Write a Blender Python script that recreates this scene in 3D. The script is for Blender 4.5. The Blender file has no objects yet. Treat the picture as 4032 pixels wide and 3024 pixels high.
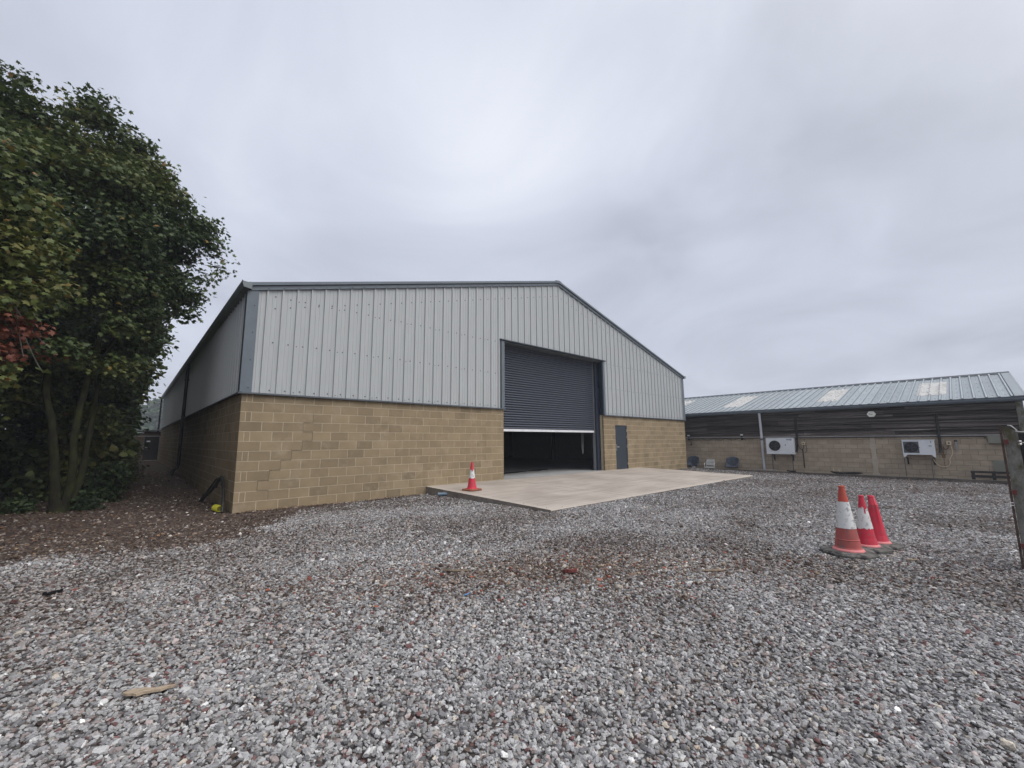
import bpy, math, random
import numpy as np
from mathutils import Vector, Matrix, noise as mnoise

rnd = random.Random(7)
rng = np.random.default_rng(7)
scene = bpy.context.scene
COL = scene.collection

# ------------------------------------------------------------------ camera
CAM = Vector((-1.8137, -11.1243, 1.5427))
cr, cu, cf = Vector((0.7383, -0.6745, -0.0064)), Vector((-0.0870, -0.1047, 0.9907)), Vector((0.6689, 0.7308, 0.1360))
cam_d = bpy.data.cameras.new('camera'); cam = bpy.data.objects.new('camera', cam_d); COL.objects.link(cam)
m = Matrix.Identity(4)
for i in range(3):
    m[i][0], m[i][1], m[i][2], m[i][3] = cr[i], cu[i], -cf[i], CAM[i]
cam.matrix_world = m
cam_d.sensor_width = 36; cam_d.lens = 1636.2 * 36 / 4032
cam_d.clip_start = 0.05; cam_d.clip_end = 2000
scene.camera = cam
scene.render.resolution_x, scene.render.resolution_y = 1024, 768
scene.view_settings.view_transform = 'Standard'; scene.view_settings.look = 'None'
scene.view_settings.exposure = 0.0; scene.view_settings.gamma = 1.0

# ------------------------------------------------------------------ sun + sky
SUN_EL, SUN_AZ = math.radians(52), math.radians(160)          # azimuth clockwise from +Y: behind the camera, to its right
sdir = Vector((math.sin(SUN_AZ) * math.cos(SUN_EL), math.cos(SUN_AZ) * math.cos(SUN_EL), math.sin(SUN_EL)))
sl = bpy.data.lights.new('sun', 'SUN'); sl.energy = 1.45; sl.angle = math.radians(50); sl.color = (1.0, 0.965, 0.93)
so = bpy.data.objects.new('sun', sl); COL.objects.link(so)
so.rotation_euler = sdir.to_track_quat('Z', 'Y').to_euler()

W = bpy.data.worlds.new('World'); scene.world = W; W.use_nodes = True
nt = W.node_tree; nt.nodes.clear()
def N(nt, t, **kw):
    n = nt.nodes.new(t)
    for k, v in kw.items():
        if k.startswith('i_'):
            key = k[2:]; key = int(key) if key.isdigit() else key.replace('_', ' ')
            n.inputs[key].default_value = v
        else: setattr(n, k, v)
    return n
def L(nt, a, b): nt.links.new(a, b)
def MATH(nt, op, a, b=None, c=None, clamp=False):
    n = nt.nodes.new('ShaderNodeMath'); n.operation = op; n.use_clamp = clamp
    for i, v in enumerate((a, b, c)):
        if v is None: continue
        if isinstance(v, (int, float)): n.inputs[i].default_value = v
        else: nt.links.new(v, n.inputs[i])
    return n.outputs[0]
def RAMP(nt, fac, stops, interp='LINEAR'):
    n = nt.nodes.new('ShaderNodeValToRGB'); n.color_ramp.interpolation = interp
    e = n.color_ramp.elements
    while len(e) < len(stops): e.new(0.5)
    for i, (p, c) in enumerate(stops):
        e[i].position = p; e[i].color = tuple(c) + (1,) if len(c) == 3 else c
    nt.links.new(fac, n.inputs[0]); return n.outputs[0]
def MIX(nt, fac, a, b, mode='MIX'):
    n = nt.nodes.new('ShaderNodeMix'); n.data_type = 'RGBA'; n.blend_type = mode
    for s, v in ((n.inputs[0], fac), (n.inputs[6], a), (n.inputs[7], b)):
        if isinstance(v, (int, float)): s.default_value = v
        elif isinstance(v, tuple): s.default_value = v if len(v) == 4 else v + (1,)
        else: nt.links.new(v, s)
    return n.outputs[2]
def NOISE(nt, vec, scale, detail=4, rough=0.55, dist=0.0):
    n = N(nt, 'ShaderNodeTexNoise'); n.inputs['Scale'].default_value = scale; n.inputs['Detail'].default_value = detail
    n.inputs['Roughness'].default_value = rough; n.inputs['Distortion'].default_value = dist
    if vec is not None: nt.links.new(vec, n.inputs['Vector'])
    return n.outputs[0]
def MAP(nt, vec, scale=(1, 1, 1), loc=(0, 0, 0), rot=(0, 0, 0)):
    n = N(nt, 'ShaderNodeMapping'); n.inputs['Scale'].default_value = scale; n.inputs['Location'].default_value = loc
    n.inputs['Rotation'].default_value = rot; nt.links.new(vec, n.inputs['Vector']); return n.outputs[0]

tc = N(nt, 'ShaderNodeTexCoord'); d = tc.outputs['Generated']
sep = N(nt, 'ShaderNodeSeparateXYZ'); L(nt, d, sep.inputs[0])
den = MATH(nt, 'ADD', MATH(nt, 'MAXIMUM', sep.outputs[2], 0.0), 0.28)
cx = MATH(nt, 'DIVIDE', sep.outputs[0], den); cy = MATH(nt, 'DIVIDE', sep.outputs[1], den)
cmb = N(nt, 'ShaderNodeCombineXYZ'); L(nt, cx, cmb.inputs[0]); L(nt, cy, cmb.inputs[1])
v1 = MAP(nt, cmb.outputs[0], (1.0, 1.0, 1), (1.9, 0.4, 0), (0, 0, 0.6))
n1 = NOISE(nt, v1, 0.62, 3.0, 0.45, 0.2)
n2 = NOISE(nt, MAP(nt, v1, (1.3, 1.0, 1), (3, 1, 0)), 1.25, 7, 0.52, 0.9)
cl = MATH(nt, 'ADD', MATH(nt, 'MULTIPLY', n1, 0.26), MATH(nt, 'ADD', MATH(nt, 'MULTIPLY', n2, 0.52), 0.105))
# bright thin place in the cloud layer
def lobe(dirv, p):
    dp = N(nt, 'ShaderNodeVectorMath', operation='DOT_PRODUCT'); L(nt, d, dp.inputs[0]); dp.inputs[1].default_value = Vector(dirv).normalized()
    return MATH(nt, 'POWER', MATH(nt, 'MAXIMUM', dp.outputs['Value'], 0.0), p)
for dv_, p_, k_ in (((0.57, 0.60, 0.555), 40, 0.13), ((0.68, 0.47, 0.565), 60, 0.07), ((0.79, 0.31, 0.54), 45, 0.09), ((0.768, 0.431, 0.474), 130, -0.10), ((0.66, 0.60, 0.45), 90, -0.05), ((0.90, 0.22, 0.40), 14, -0.10), ((0.25, 0.95, 0.15), 6, 0.03), ((0.45, 0.49, 0.75), 30, -0.02)):
    cl = MATH(nt, 'ADD', cl, MATH(nt, 'MULTIPLY', lobe(dv_, p_), k_ * 1.3))
ccol = RAMP(nt, cl, [(0.32, (0.41, 0.435, 0.515)), (0.44, (0.485, 0.515, 0.605)), (0.54, (0.55, 0.583, 0.68)), (0.66, (0.65, 0.685, 0.77)), (0.78, (0.75, 0.78, 0.845))])
gain = MATH(nt, 'ADD', 1.0, MATH(nt, 'MULTIPLY', lobe(sdir, 8.0), 2.4))  # unseen sky round the sun and overhead brightened to light the fronts
g2 = MATH(nt, 'ADD', gain, MATH(nt, 'MULTIPLY', MATH(nt, 'POWER', MATH(nt, 'MAXIMUM', sep.outputs[2], 0.0), 18.0), 0.9))
g2 = MATH(nt, 'MULTIPLY', g2, MATH(nt, 'SUBTRACT', 1.0, MATH(nt, 'MULTIPLY', lobe((-0.95, -0.15, 0.25), 1.5), 0.12)))  # unseen sky off to the left dimmed to darken the side wall
ccol = MIX(nt, MATH(nt, 'MULTIPLY', lobe(sdir, 4.0), 0.9), ccol, (0.70, 0.665, 0.63))
vm = N(nt, 'ShaderNodeVectorMath', operation='SCALE'); L(nt, ccol, vm.inputs[0]); L(nt, MATH(nt, 'MULTIPLY', g2, 12.3), vm.inputs['Scale'])
sky = N(nt, 'ShaderNodeTexSky', sky_type='NISHITA', sun_disc=False); sky.sun_elevation = SUN_EL; sky.sun_rotation = SUN_AZ
sky.air_density = 1.5; sky.dust_density = 3
mixc = MIX(nt, 0.95, sky.outputs[0], vm.outputs[0])
bg = N(nt, 'ShaderNodeBackground'); L(nt, mixc, bg.inputs[0]); bg.inputs[1].default_value = 0.1
wo = N(nt, 'ShaderNodeOutputWorld'); L(nt, bg.outputs[0], wo.inputs[0])

# ------------------------------------------------------------------ helpers
def s2l(c): return tuple(((x / 255) / 12.92 if x / 255 <= 0.04045 else ((x / 255 + 0.055) / 1.055) ** 2.4) for x in c)
def sm(t): t = min(1, max(0, t)); return t * t * (3 - 2 * t)
def tag(o, label=None, cat=None, group=None, kind=None):
    for k, v in (('label', label), ('category', cat), ('group', group), ('kind', kind)):
        if v: o[k] = v
    return o
def empty(name, loc, label, cat, group=None, rz=0.0):
    o = bpy.data.objects.new(name, None); COL.objects.link(o); o.location = loc; o.rotation_euler = (0, 0, rz)
    return tag(o, label, cat, group)
class MB:
    """collects faces of one mesh object"""
    def __init__(s): s.v = []; s.f = []; s.m = []; s.t = []
    def add(s, vs, fs, mat=0, tone=0.5):
        b = len(s.v); s.v.extend([tuple(x) for x in vs])
        for f in fs: s.f.append([b + i for i in f]); s.m.append(mat); s.t.append(tone)
    def box(s, x0, x1, y0, y1, z0, z1, mat=0, tone=0.5):
        if x1 < x0: x0, x1 = x1, x0
        if y1 < y0: y0, y1 = y1, y0
        if z1 < z0: z0, z1 = z1, z0
        s.add([(x0, y0, z0), (x1, y0, z0), (x1, y1, z0), (x0, y1, z0), (x0, y0, z1), (x1, y0, z1), (x1, y1, z1), (x0, y1, z1)],
              [(0, 3, 2, 1), (4, 5, 6, 7), (0, 1, 5, 4), (1, 2, 6, 5), (2, 3, 7, 6), (3, 0, 4, 7)], mat, tone)
    def obox(s, c, size, M, mat=0, tone=0.5):
        vs = []
        for z in (-1, 1):
            for x, y in ((-1, -1), (1, -1), (1, 1), (-1, 1)):
                vs.append(Vector(c) + M @ Vector((x * size[0] / 2, y * size[1] / 2, z * size[2] / 2)))
        s.add(vs, [(0, 3, 2, 1), (4, 5, 6, 7), (0, 1, 5, 4), (1, 2, 6, 5), (2, 3, 7, 6), (3, 0, 4, 7)], mat, tone)
    def bar(s, a, b, w, h, up=(0, 0, 1), mat=0, tone=0.5):
        a, b = Vector(a), Vector(b); x = (b - a); ln = x.length; x.normalize(); y = Vector(up).cross(x).normalized(); z = x.cross(y)
        s.obox((a + b) / 2, (ln, w, h), Matrix((x, y, z)).transposed(), mat, tone)
    def prism(s, pts, ext, mat=0, tone=0.5):
        n = len(pts); P = [Vector(p) for p in pts]; e = Vector(ext)
        s.add(P + [p + e for p in P], [tuple(range(n))[::-1], tuple(range(n, 2 * n))] + [(i, (i + 1) % n, n + (i + 1) % n, n + i) for i in range(n)], mat, tone)
    def tube(s, path, r, seg=8, mat=0, tone=0.5, cap=True, jit=0.0):
        P = [Vector(p) for p in path]; n = len(P); rs = r if isinstance(r, (list, tuple)) else [r] * n
        ref = None; vs = []
        for i, p in enumerate(P):
            t = (P[min(i + 1, n - 1)] - P[max(i - 1, 0)])
            if t.length < 1e-9: t = Vector((0, 0, 1))
            t.normalize()
            if ref is None: ref = t.orthogonal().normalized()
            ref = (ref - t * ref.dot(t)).normalized(); b = t.cross(ref)
            for k in range(seg):
                a = 2 * math.pi * k / seg; rr = rs[i] * (1 + rnd.uniform(-jit, jit))
                vs.append(p + (ref * math.cos(a) + b * math.sin(a)) * rr)
        fs = [(i * seg + k, i * seg + (k + 1) % seg, (i + 1) * seg + (k + 1) % seg, (i + 1) * seg + k) for i in range(n - 1) for k in range(seg)]
        if cap: fs += [tuple(range(seg))[::-1], tuple(range((n - 1) * seg, n * seg))]
        s.add(vs, fs, mat, tone)
    def lathe(s, prof, seg=32, c=(0, 0, 0), mats=None, fn=None):
        for i in range(len(prof) - 1):
            (r0, z0), (r1, z1) = prof[i], prof[i + 1]; vs = []
            for r, z in ((r0, z0), (r1, z1)):
                for k in range(seg):
                    a = 2 * math.pi * k / seg
                    p = Vector((c[0] + r * math.cos(a), c[1] + r * math.sin(a), c[2] + z))
                    if fn: p = fn(p)
                    vs.append(p)
            s.add(vs, [(k, (k + 1) % seg, seg + (k + 1) % seg, seg + k) for k in range(seg)], mats[i] if mats else 0)
    def disc(s, c, nrm, r, seg=6, mat=0, h=0.004):
        nrm = Vector(nrm).normalized(); u = nrm.orthogonal().normalized(); w = nrm.cross(u); c = Vector(c)
        a = [c + (u * math.cos(2 * math.pi * k / seg) + w * math.sin(2 * math.pi * k / seg)) * r for k in range(seg)]
        s.prism(a, nrm * h, mat)
    def build(s, name, mats, parent=None, smooth=False, loc=None, autosm=None):
        me = bpy.data.meshes.new(name); me.from_pydata(s.v, [], s.f)
        for mt in (mats if isinstance(mats, (list, tuple)) else [mats]): me.materials.append(mt)
        me.polygons.foreach_set('material_index', s.m)
        at = me.attributes.new('tone', 'FLOAT', 'FACE'); at.data.foreach_set('value', s.t)
        me.polygons.foreach_set('use_smooth', [bool(smooth)] * len(s.f))
        me.validate(); me.update()
        if autosm is not None:
            me.polygons.foreach_set('use_smooth', [True] * len(me.polygons)); me.set_sharp_from_angle(angle=math.radians(autosm))
        o = bpy.data.objects.new(name, me); COL.objects.link(o)
        if parent: o.parent = parent
        if loc is not None: o.location = loc
        return o
def spline(pts, n=8):
    P = [Vector(p) for p in pts]; P = [P[0] * 2 - P[1]] + P + [P[-1] * 2 - P[-2]]; out = []
    for i in range(1, len(P) - 2):
        for k in range(n):
            t = k / n; a, b, c, e = P[i - 1], P[i], P[i + 1], P[i + 2]
            out.append(0.5 * ((2 * b) + (c - a) * t + (2 * a - 5 * b + 4 * c - e) * t * t + (3 * b - a - 3 * c + e) * t ** 3))
    out.append(P[-2]); return out

def mat(name, col, rough=0.6, metal=0.0, var=0.12, scale=6.0, stretch=(1, 1, 1), bump=0.0, bscale=60.0, tonevar=0.0, spec=0.4,
        spots=None, spotscale=5.0, spotlim=(0.55, 0.7), dirt=None, grain=0.0, gscale=200.0):
    mt = bpy.data.materials.new(name); mt.use_nodes = True; nt = mt.node_tree; b = nt.nodes['Principled BSDF']
    co = N(nt, 'ShaderNodeTexCoord').outputs['Object']; v = MAP(nt, co, stretch)
    n = NOISE(nt, v, scale, 6, 0.6)
    lo = tuple(c * (1 - var) for c in col); hi = tuple(min(1, c * (1 + var)) for c in col)
    c = RAMP(nt, n, [(0.3, lo), (0.7, hi)])
    if tonevar:
        at = N(nt, 'ShaderNodeAttribute', attribute_name='tone')
        k = MATH(nt, 'ADD', 1 - tonevar, MATH(nt, 'MULTIPLY', at.outputs['Fac'], 2 * tonevar))
        vmn = N(nt, 'ShaderNodeVectorMath', operation='SCALE'); L(nt, c, vmn.inputs[0]); L(nt, k, vmn.inputs['Scale']); c = vmn.outputs[0]
    if grain:
        g = NOISE(nt, co, gscale, 2, 0.6)
        vmn = N(nt, 'ShaderNodeVectorMath', operation='SCALE'); L(nt, c, vmn.inputs[0])
        L(nt, MATH(nt, 'ADD', 1 - grain, MATH(nt, 'MULTIPLY', g, 2 * grain)), vmn.inputs['Scale']); c = vmn.outputs[0]
    if spots:
        sn = NOISE(nt, MAP(nt, co, stretch, (7, 3, 1)), spotscale, 5, 0.65)
        f = RAMP(nt, sn, [(spotlim[0], (0, 0, 0)), (spotlim[1], (1, 1, 1))]); c = MIX(nt, f, c, spots)
    L(nt, c, b.inputs['Base Color']); b.inputs['Metallic'].default_value = metal
    b.inputs['Specular IOR Level'].default_value = spec
    rn = MATH(nt, 'ADD', rough - 0.06, MATH(nt, 'MULTIPLY', n, 0.12), clamp=True); L(nt, rn, b.inputs['Roughness'])
    if bump:
        bn = N(nt, 'ShaderNodeBump'); bn.inputs['Strength'].default_value = bump; bn.inputs['Distance'].default_value = 0.01
        L(nt, NOISE(nt, v, bscale, 5, 0.6), bn.inputs['Height']); L(nt, bn.outputs[0], b.inputs['Normal'])
    return mt

SLATE = s2l((86, 96, 106))
M = {}
M['cladding'] = mat('cladding_grey', (0.40, 0.42, 0.425), 0.5, 0.0, 0.05, 3.0, (6, 6, 0.4), 0.06, 25, grain=0.10, gscale=90,
                    spots=(0.335, 0.35, 0.34), spotscale=1.2, spotlim=(0.6, 0.85))
M['slate'] = mat('slate_flashing', (0.115, 0.14, 0.165), 0.45, 0.0, 0.10, 3, bump=0.03, spec=0.5)
M['slate_dark'] = mat('slate_dark', (0.05, 0.062, 0.075), 0.5, 0.0, 0.12, 3)
M['screw'] = mat('screw_head', (0.10, 0.105, 0.115), 0.4, 0.3)
M['shutter'] = mat('shutter_slat', (0.052, 0.062, 0.085), 0.42, 0.0, 0.08, 2.5, bump=0.02, spec=0.5)
M['navy'] = mat('navy_steel', (0.022, 0.030, 0.048), 0.4, 0.0, 0.1, 4)
M['alu'] = mat('bright_aluminium', (0.75, 0.76, 0.78), 0.35, 0.2, 0.08, 6)
M['steel_int'] = mat('galvanised_interior', (0.27, 0.27, 0.28), 0.6)
M['block'] = mat('honey_block', (0.262, 0.205, 0.130), 0.88, 0, 0.14, 2.2, bump=0.35, bscale=55, tonevar=0.17, spec=0.15, grain=0.16, gscale=70,
                 spots=(0.34, 0.275, 0.19), spotscale=2.1, spotlim=(0.54, 0.74))
M['mortar'] = mat('pale_mortar', (0.48, 0.405, 0.295), 0.92, 0, 0.12, 9, bump=0.2, spec=0.1)
M['crack'] = mat('dark_crack', (0.10, 0.075, 0.05), 0.95)
M['sideblock'] = M['block']
M['door'] = mat('blue_grey_door', (0.034, 0.043, 0.057), 0.45, 0, 0.06, 3, spec=0.45)
M['chrome'] = mat('brushed_handle', (0.6, 0.6, 0.58), 0.3, 0.8)
M['concrete_int'] = mat('interior_concrete', (0.33, 0.33, 0.33), 0.7, 0, 0.15, 1.2, bump=0.05, grain=0.08)
M['black'] = mat('black_plastic', (0.008, 0.008, 0.009), 0.45, 0, 0.2, 6, spec=0.4)
M['black_pipe'] = mat('black_pipe', (0.012, 0.013, 0.015), 0.4, 0, 0.2, 6)
M['gutter'] = mat('gutter_grey', (0.15, 0.175, 0.185), 0.45, 0, 0.15, 3, spots=(0.10, 0.13, 0.07), spotscale=4, spotlim=(0.5, 0.62))
M['shed_block'] = mat('dun_block', (0.42, 0.345, 0.262), 0.92, 0, 0.16, 1.6, (1, 1, 2.2), bump=0.35, bscale=50, tonevar=0.12, spec=0.1, grain=0.14, gscale=60,
                      spots=(0.345, 0.28, 0.21), spotscale=1.3, spotlim=(0.5, 0.72))
M['shed_mortar'] = mat('dun_mortar', (0.23, 0.185, 0.14), 0.95, 0, 0.2, 4, spec=0.1)
def timbermat():
    mt = bpy.data.materials.new('weathered_board'); mt.use_nodes = True; nt = mt.node_tree; b = nt.nodes['Principled BSDF']
    co = N(nt, 'ShaderNodeTexCoord').outputs['Object']
    n = NOISE(nt, MAP(nt, co, (1, 0.16, 6.5)), 1.6, 6, 0.68, 0.3); n2 = NOISE(nt, MAP(nt, co, (1, 0.5, 18)), 2.0, 4, 0.6)
    f = MATH(nt, 'ADD', MATH(nt, 'MULTIPLY', n, 0.72), MATH(nt, 'MULTIPLY', n2, 0.28))
    c = RAMP(nt, f, [(0.36, (0.022, 0.018, 0.018)), (0.46, (0.072, 0.060, 0.055)), (0.54, (0.125, 0.108, 0.098)), (0.59, (0.19, 0.165, 0.158)), (0.65, (0.36, 0.31, 0.295))])
    at = N(nt, 'ShaderNodeAttribute', attribute_name='tone'); k = MATH(nt, 'ADD', 0.30, MATH(nt, 'MULTIPLY', at.outputs['Fac'], 1.0))
    vm_ = N(nt, 'ShaderNodeVectorMath', operation='SCALE'); L(nt, c, vm_.inputs[0]); L(nt, k, vm_.inputs['Scale']); L(nt, vm_.outputs[0], b.inputs['Base Color'])
    b.inputs['Roughness'].default_value = 0.9; b.inputs['Specular IOR Level'].default_value = 0.1
    bn = N(nt, 'ShaderNodeBump'); bn.inputs['Strength'].default_value = 0.6; bn.inputs['Distance'].default_value = 0.01; L(nt, f, bn.inputs['Height']); L(nt, bn.outputs[0], b.inputs['Normal']); return mt
M['timber'] = timbermat()
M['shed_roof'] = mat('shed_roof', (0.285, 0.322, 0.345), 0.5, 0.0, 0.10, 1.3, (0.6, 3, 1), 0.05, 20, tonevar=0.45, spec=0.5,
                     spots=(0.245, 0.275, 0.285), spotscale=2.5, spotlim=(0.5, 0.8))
M['skylight'] = mat('old_rooflight', (0.50, 0.50, 0.485), 0.6, 0, 0.12, 2.5, spots=(0.32, 0.315, 0.295), spotscale=5, spotlim=(0.48, 0.66))
M['white_pipe'] = mat('pale_downpipe', (0.55, 0.57, 0.62), 0.4, 0, 0.06, 3)
M['white'] = mat('white_casing', (0.72, 0.75, 0.78), 0.45, 0, 0.06, 3, spots=(0.50, 0.50, 0.48), spotscale=3, spotlim=(0.6, 0.8))
M['cream'] = mat('cream_plastic', (0.62, 0.52, 0.36), 0.5, 0, 0.1, 8)
M['grille'] = mat('dark_fan', (0.012, 0.015, 0.02), 0.5)
M['blade'] = mat('fan_blade', (0.035, 0.04, 0.05), 0.5)
M['blue'] = mat('blue_print', (0.02, 0.05, 0.22), 0.5)
M['greygreen'] = mat('grey_green_box', (0.20, 0.205, 0.17), 0.7, 0, 0.15, 5, bump=0.1)
M['rust'] = mat('rusty_steel', (0.085, 0.055, 0.045), 0.85, 0, 0.4, 18, bump=0.3)
M['redblock'] = mat('red_oxide', (0.16, 0.045, 0.038), 0.75, 0, 0.3, 20, bump=0.2)
M['postcon'] = mat('weathered_concrete', (0.185, 0.182, 0.165), 0.95, 0, 0.35, 9, (1, 1, 0.5), 0.7, 40, grain=0.3, gscale=90,
                   spots=(0.095, 0.09, 0.052), spotscale=7, spotlim=(0.47, 0.60), spec=0.1)
M['kerb'] = mat('old_kerb', (0.105, 0.095, 0.085), 0.9, 0, 0.4, 3, (1, 0.6, 1), 0.4, 30)
M['plank'] = mat('grey_plank', (0.24, 0.22, 0.195), 0.9, 0, 0.3, 4, (1, 0.3, 1), 0.3, 30)
M['pallet'] = mat('dark_pallet', (0.028, 0.026, 0.026), 0.9, 0, 0.4, 4)
M['camp'] = mat('blue_grey_canvas', (0.062, 0.074, 0.098), 0.85, 0, 0.35, 8, bump=0.4, bscale=12)
M['alchair'] = mat('aluminium_chair', (0.72, 0.74, 0.74), 0.35, 0.3)
M['wire'] = mat('fence_wire', (0.5, 0.5, 0.5), 0.4, 0.6)
M['container'] = mat('pale_blue_sheet', (0.27, 0.33, 0.41), 0.6, 0, 0.1, 3)
M['bark'] = mat('mossy_bark', (0.028, 0.031, 0.012), 0.95, 0, 0.5, 7, (1, 1, 0.5), 0.8, 30, spots=(0.020, 0.018, 0.014), spotscale=5, spotlim=(0.45, 0.6), spec=0.1)
M['twig'] = mat('grey_twig', (0.13, 0.12, 0.10), 0.9, 0, 0.3, 10)
M['bluegrey_pipe'] = mat('blue_grey_pipe', (0.17, 0.23, 0.30), 0.5, 0, 0.15, 6)
M['yellow'] = mat('yellow_duct', (0.52, 0.50, 0.03), 0.5, 0, 0.2, 10)
M['hose'] = mat('dirty_black_hose', (0.022, 0.022, 0.020), 0.6, 0, 0.5, 12, bump=0.2, spots=(0.08, 0.065, 0.045), spotscale=9, spotlim=(0.55, 0.75))
M['rubber'] = mat('dusty_rubber', (0.135, 0.13, 0.118), 0.9, 0, 0.45, 9, bump=0.5, spots=(0.035, 0.034, 0.034), spotscale=7, spotlim=(0.46, 0.6))
M['rubber_rust'] = mat('brown_rubber', (0.25, 0.085, 0.045), 0.85, 0, 0.3, 14, bump=0.2, spots=(0.08, 0.05, 0.04), spotscale=12, spotlim=(0.52, 0.66))
M['cone_orange'] = mat('faded_orange', (0.46, 0.075, 0.050), 0.6, 0, 0.12, 8, grain=0.1, spots=(0.24, 0.10, 0.08), spotscale=14, spotlim=(0.54, 0.68))
M['cone_dusty'] = mat('dusty_red', (0.40, 0.095, 0.085), 0.75, 0, 0.14, 8, (1, 1, 0.4), grain=0.15, spots=(0.22, 0.11, 0.095), spotscale=12, spotlim=(0.50, 0.64))
M['cone_red'] = mat('bright_red', (0.56, 0.03, 0.06), 0.5, 0, 0.1, 8, spots=(0.36, 0.09, 0.095), spotscale=12, spotlim=(0.54, 0.70))
M['cone_white'] = mat('reflective_white', (0.66, 0.67, 0.66), 0.5, 0, 0.05, 8, spots=(0.33, 0.34, 0.34), spotscale=15, spotlim=(0.54, 0.64))
M['cone_rim'] = mat('pink_rim', (0.62, 0.20, 0.20), 0.6)
M['tan_wood'] = mat('split_wood', (0.36, 0.285, 0.205), 0.9, 0, 0.35, 14, (1, 4, 1), 0.4, 40)
M['blue_bit'] = mat('blue_plastic', (0.16, 0.36, 0.66), 0.5)
M['darkbrick'] = mat('dark_brick', (0.12, 0.09, 0.07), 0.95, 0, 0.3, 5, (1, 1, 3), 0.3)
M['timber_fence'] = mat('dark_boards', (0.025, 0.024, 0.024), 0.9, 0, 0.4, 5)

# ------------------------------------------------------------------ ground height
def gz(x, y):
    z = -0.13 * sm((x - 13) / 9.5) - 0.07 * sm((x - 13) / 9.5) * sm(-y / 10)
    if x > 20 and y > -1: z += 0.05 * sm((x - 20) / 1.5) * sm((y + 1))
    z += 0.20 * sm((y - 4) / 16) * sm((3 - x) / 3)
    dx = max(0, 5.2 - x, x - 17.2); dy = abs(y + 5.35)
    z += 0.085 * math.exp(-(dx * dx * 1.2 + (dy / 0.75) ** 2)) if y < -5.0 else 0.075 * math.exp(-(dx * dx * 1.2)) * min(1, max(0, -y / 5))
    z += 0.022 * mnoise.noise(Vector((x * 0.55, y * 0.55, 0))) + 0.010 * mnoise.noise(Vector((x * 1.9, y * 1.9, 3)))
    if x < -1 and y > -6: z += 0.10 * sm((-1.5 - x) / 3) * sm((y + 6) / 5)
    dr = math.hypot((x - 2.1) / 1.7, (y + 7.6) / 1.1); z += 0.03 * math.exp(-dr * dr)
    if x > 23.02: z = -0.46
    return z

RUBBLE = lambda x, y: math.exp(-(((x - 2.2) / 2.1) ** 2 + ((y + 7.75 + (x - 2.2) * 0.62) / 0.8) ** 2))
def patchf(x, y):
    v = 0.50 * sm((mnoise.fractal(Vector((x * 0.30 + 4.3, y * 0.42 + 2.2, 0)), 1.0, 2.0, 5) + 0.02) / 0.35)
    v += 0.35 * sm((mnoise.fractal(Vector((x * 1.1 + 9.3, y * 1.5 + 1.2, 2)), 1.0, 2.0, 4) - 0.12) / 0.3)
    dcam = math.hypot(x + 1.81, y + 11.12); v *= 0.35 + 0.65 * sm((dcam - 3.8) / 2.2)
    for cx_, cy_, rx, ry, k in ((2.2, -7.2, 2.6, 0.8, 0.6), (2.9, -5.0, 1.6, 0.7, 0.5), (3.0, -1.2, 2.6, 0.7, 0.8), (7.2, -8.3, 1.8, 0.6, 0.35), (4.0, -10.0, 0.9, 0.8, 0.35), (1.9, -8.9, 1.0, 0.45, 0.45),
                                (10.5, -7.6, 3.0, 0.8, 0.35), (19.5, -10.0, 4.0, 2.6, 0.35), (-1.4, -4.2, 2.2, 0.9, 0.85), (0.2, -3.2, 1.8, 0.8, 0.6), (5.9, -11.0, 1.2, 0.4, 0.6)):
        v += k * math.exp(-(((x - cx_) / rx) ** 2 + ((y - cy_) / ry) ** 2))
    return max(0.0, min(1.0, v))
def soilf(x, y):
    wv = 1.0 * mnoise.fractal(Vector((x * 0.55, y * 0.8, 0)), 1.0, 2.0, 4)
    b = -2.75 + 0.12 * (x + 1.5) if x < 0 else -2.57 + 1.55 * sm(x / 1.4) + 0.16 * x
    return sm((y - b + 0.9 * wv) / 0.9 + 0.3) * sm((6.5 - x) / 2.5)
# ground sheet -------------------------------------------------------------
xs = sorted(set([-400, -200, -100, -60, -40, -30, -24, -18] + [round(-14 + 0.2 * i, 3) for i in range(186)] + [23.0, 23.04, 24.2, 26, 30, 36, 45, 60, 100, 200, 400]))
ys = sorted(set([-400, -200, -100, -60, -40, -30, -24, -19] + [round(-15 + 0.2 * i, 3) for i in range(110)] + [7 + i for i in range(1, 27)] + [40, 50, 70, 100, 200, 400]))
gv = [(x, y, gz(x, y)) for y in ys for x in xs]; nx = len(xs)
gf = [(j * nx + i, j * nx + i + 1, (j + 1) * nx + i + 1, (j + 1) * nx + i) for j in range(len(ys) - 1) for i in range(nx - 1)]

PAL = [(0.0, (0.099, 0.093, 0.093)), (0.18, (0.174, 0.168, 0.166)), (0.36, (0.249, 0.244, 0.240)), (0.54, (0.336, 0.328, 0.319)), (0.66, (0.209, 0.168, 0.157)),
       (0.76, (0.128, 0.075, 0.070)), (0.83, (0.313, 0.273, 0.238)), (0.90, (0.464, 0.452, 0.435)), (0.97, (0.620, 0.620, 0.620))]
mg = bpy.data.materials.new('gravel_ground'); mg.use_nodes = True; nt = mg.node_tree; pb = nt.nodes['Principled BSDF']
co = N(nt, 'ShaderNodeTexCoord').outputs['Object']
vo = N(nt, 'ShaderNodeTexVoronoi'); vo.inputs['Scale'].default_value = 30; vo.inputs['Randomness'].default_value = 1.0; L(nt, co, vo.inputs['Vector'])
sc = N(nt, 'ShaderNodeSeparateColor'); L(nt, vo.outputs['Color'], sc.inputs[0])
stone = RAMP(nt, sc.outputs[0], PAL, 'CONSTANT')
gap = RAMP(nt, vo.outputs['Distance'], [(0.25, (1, 1, 1)), (0.62, (0.25, 0.24, 0.24))])
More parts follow.
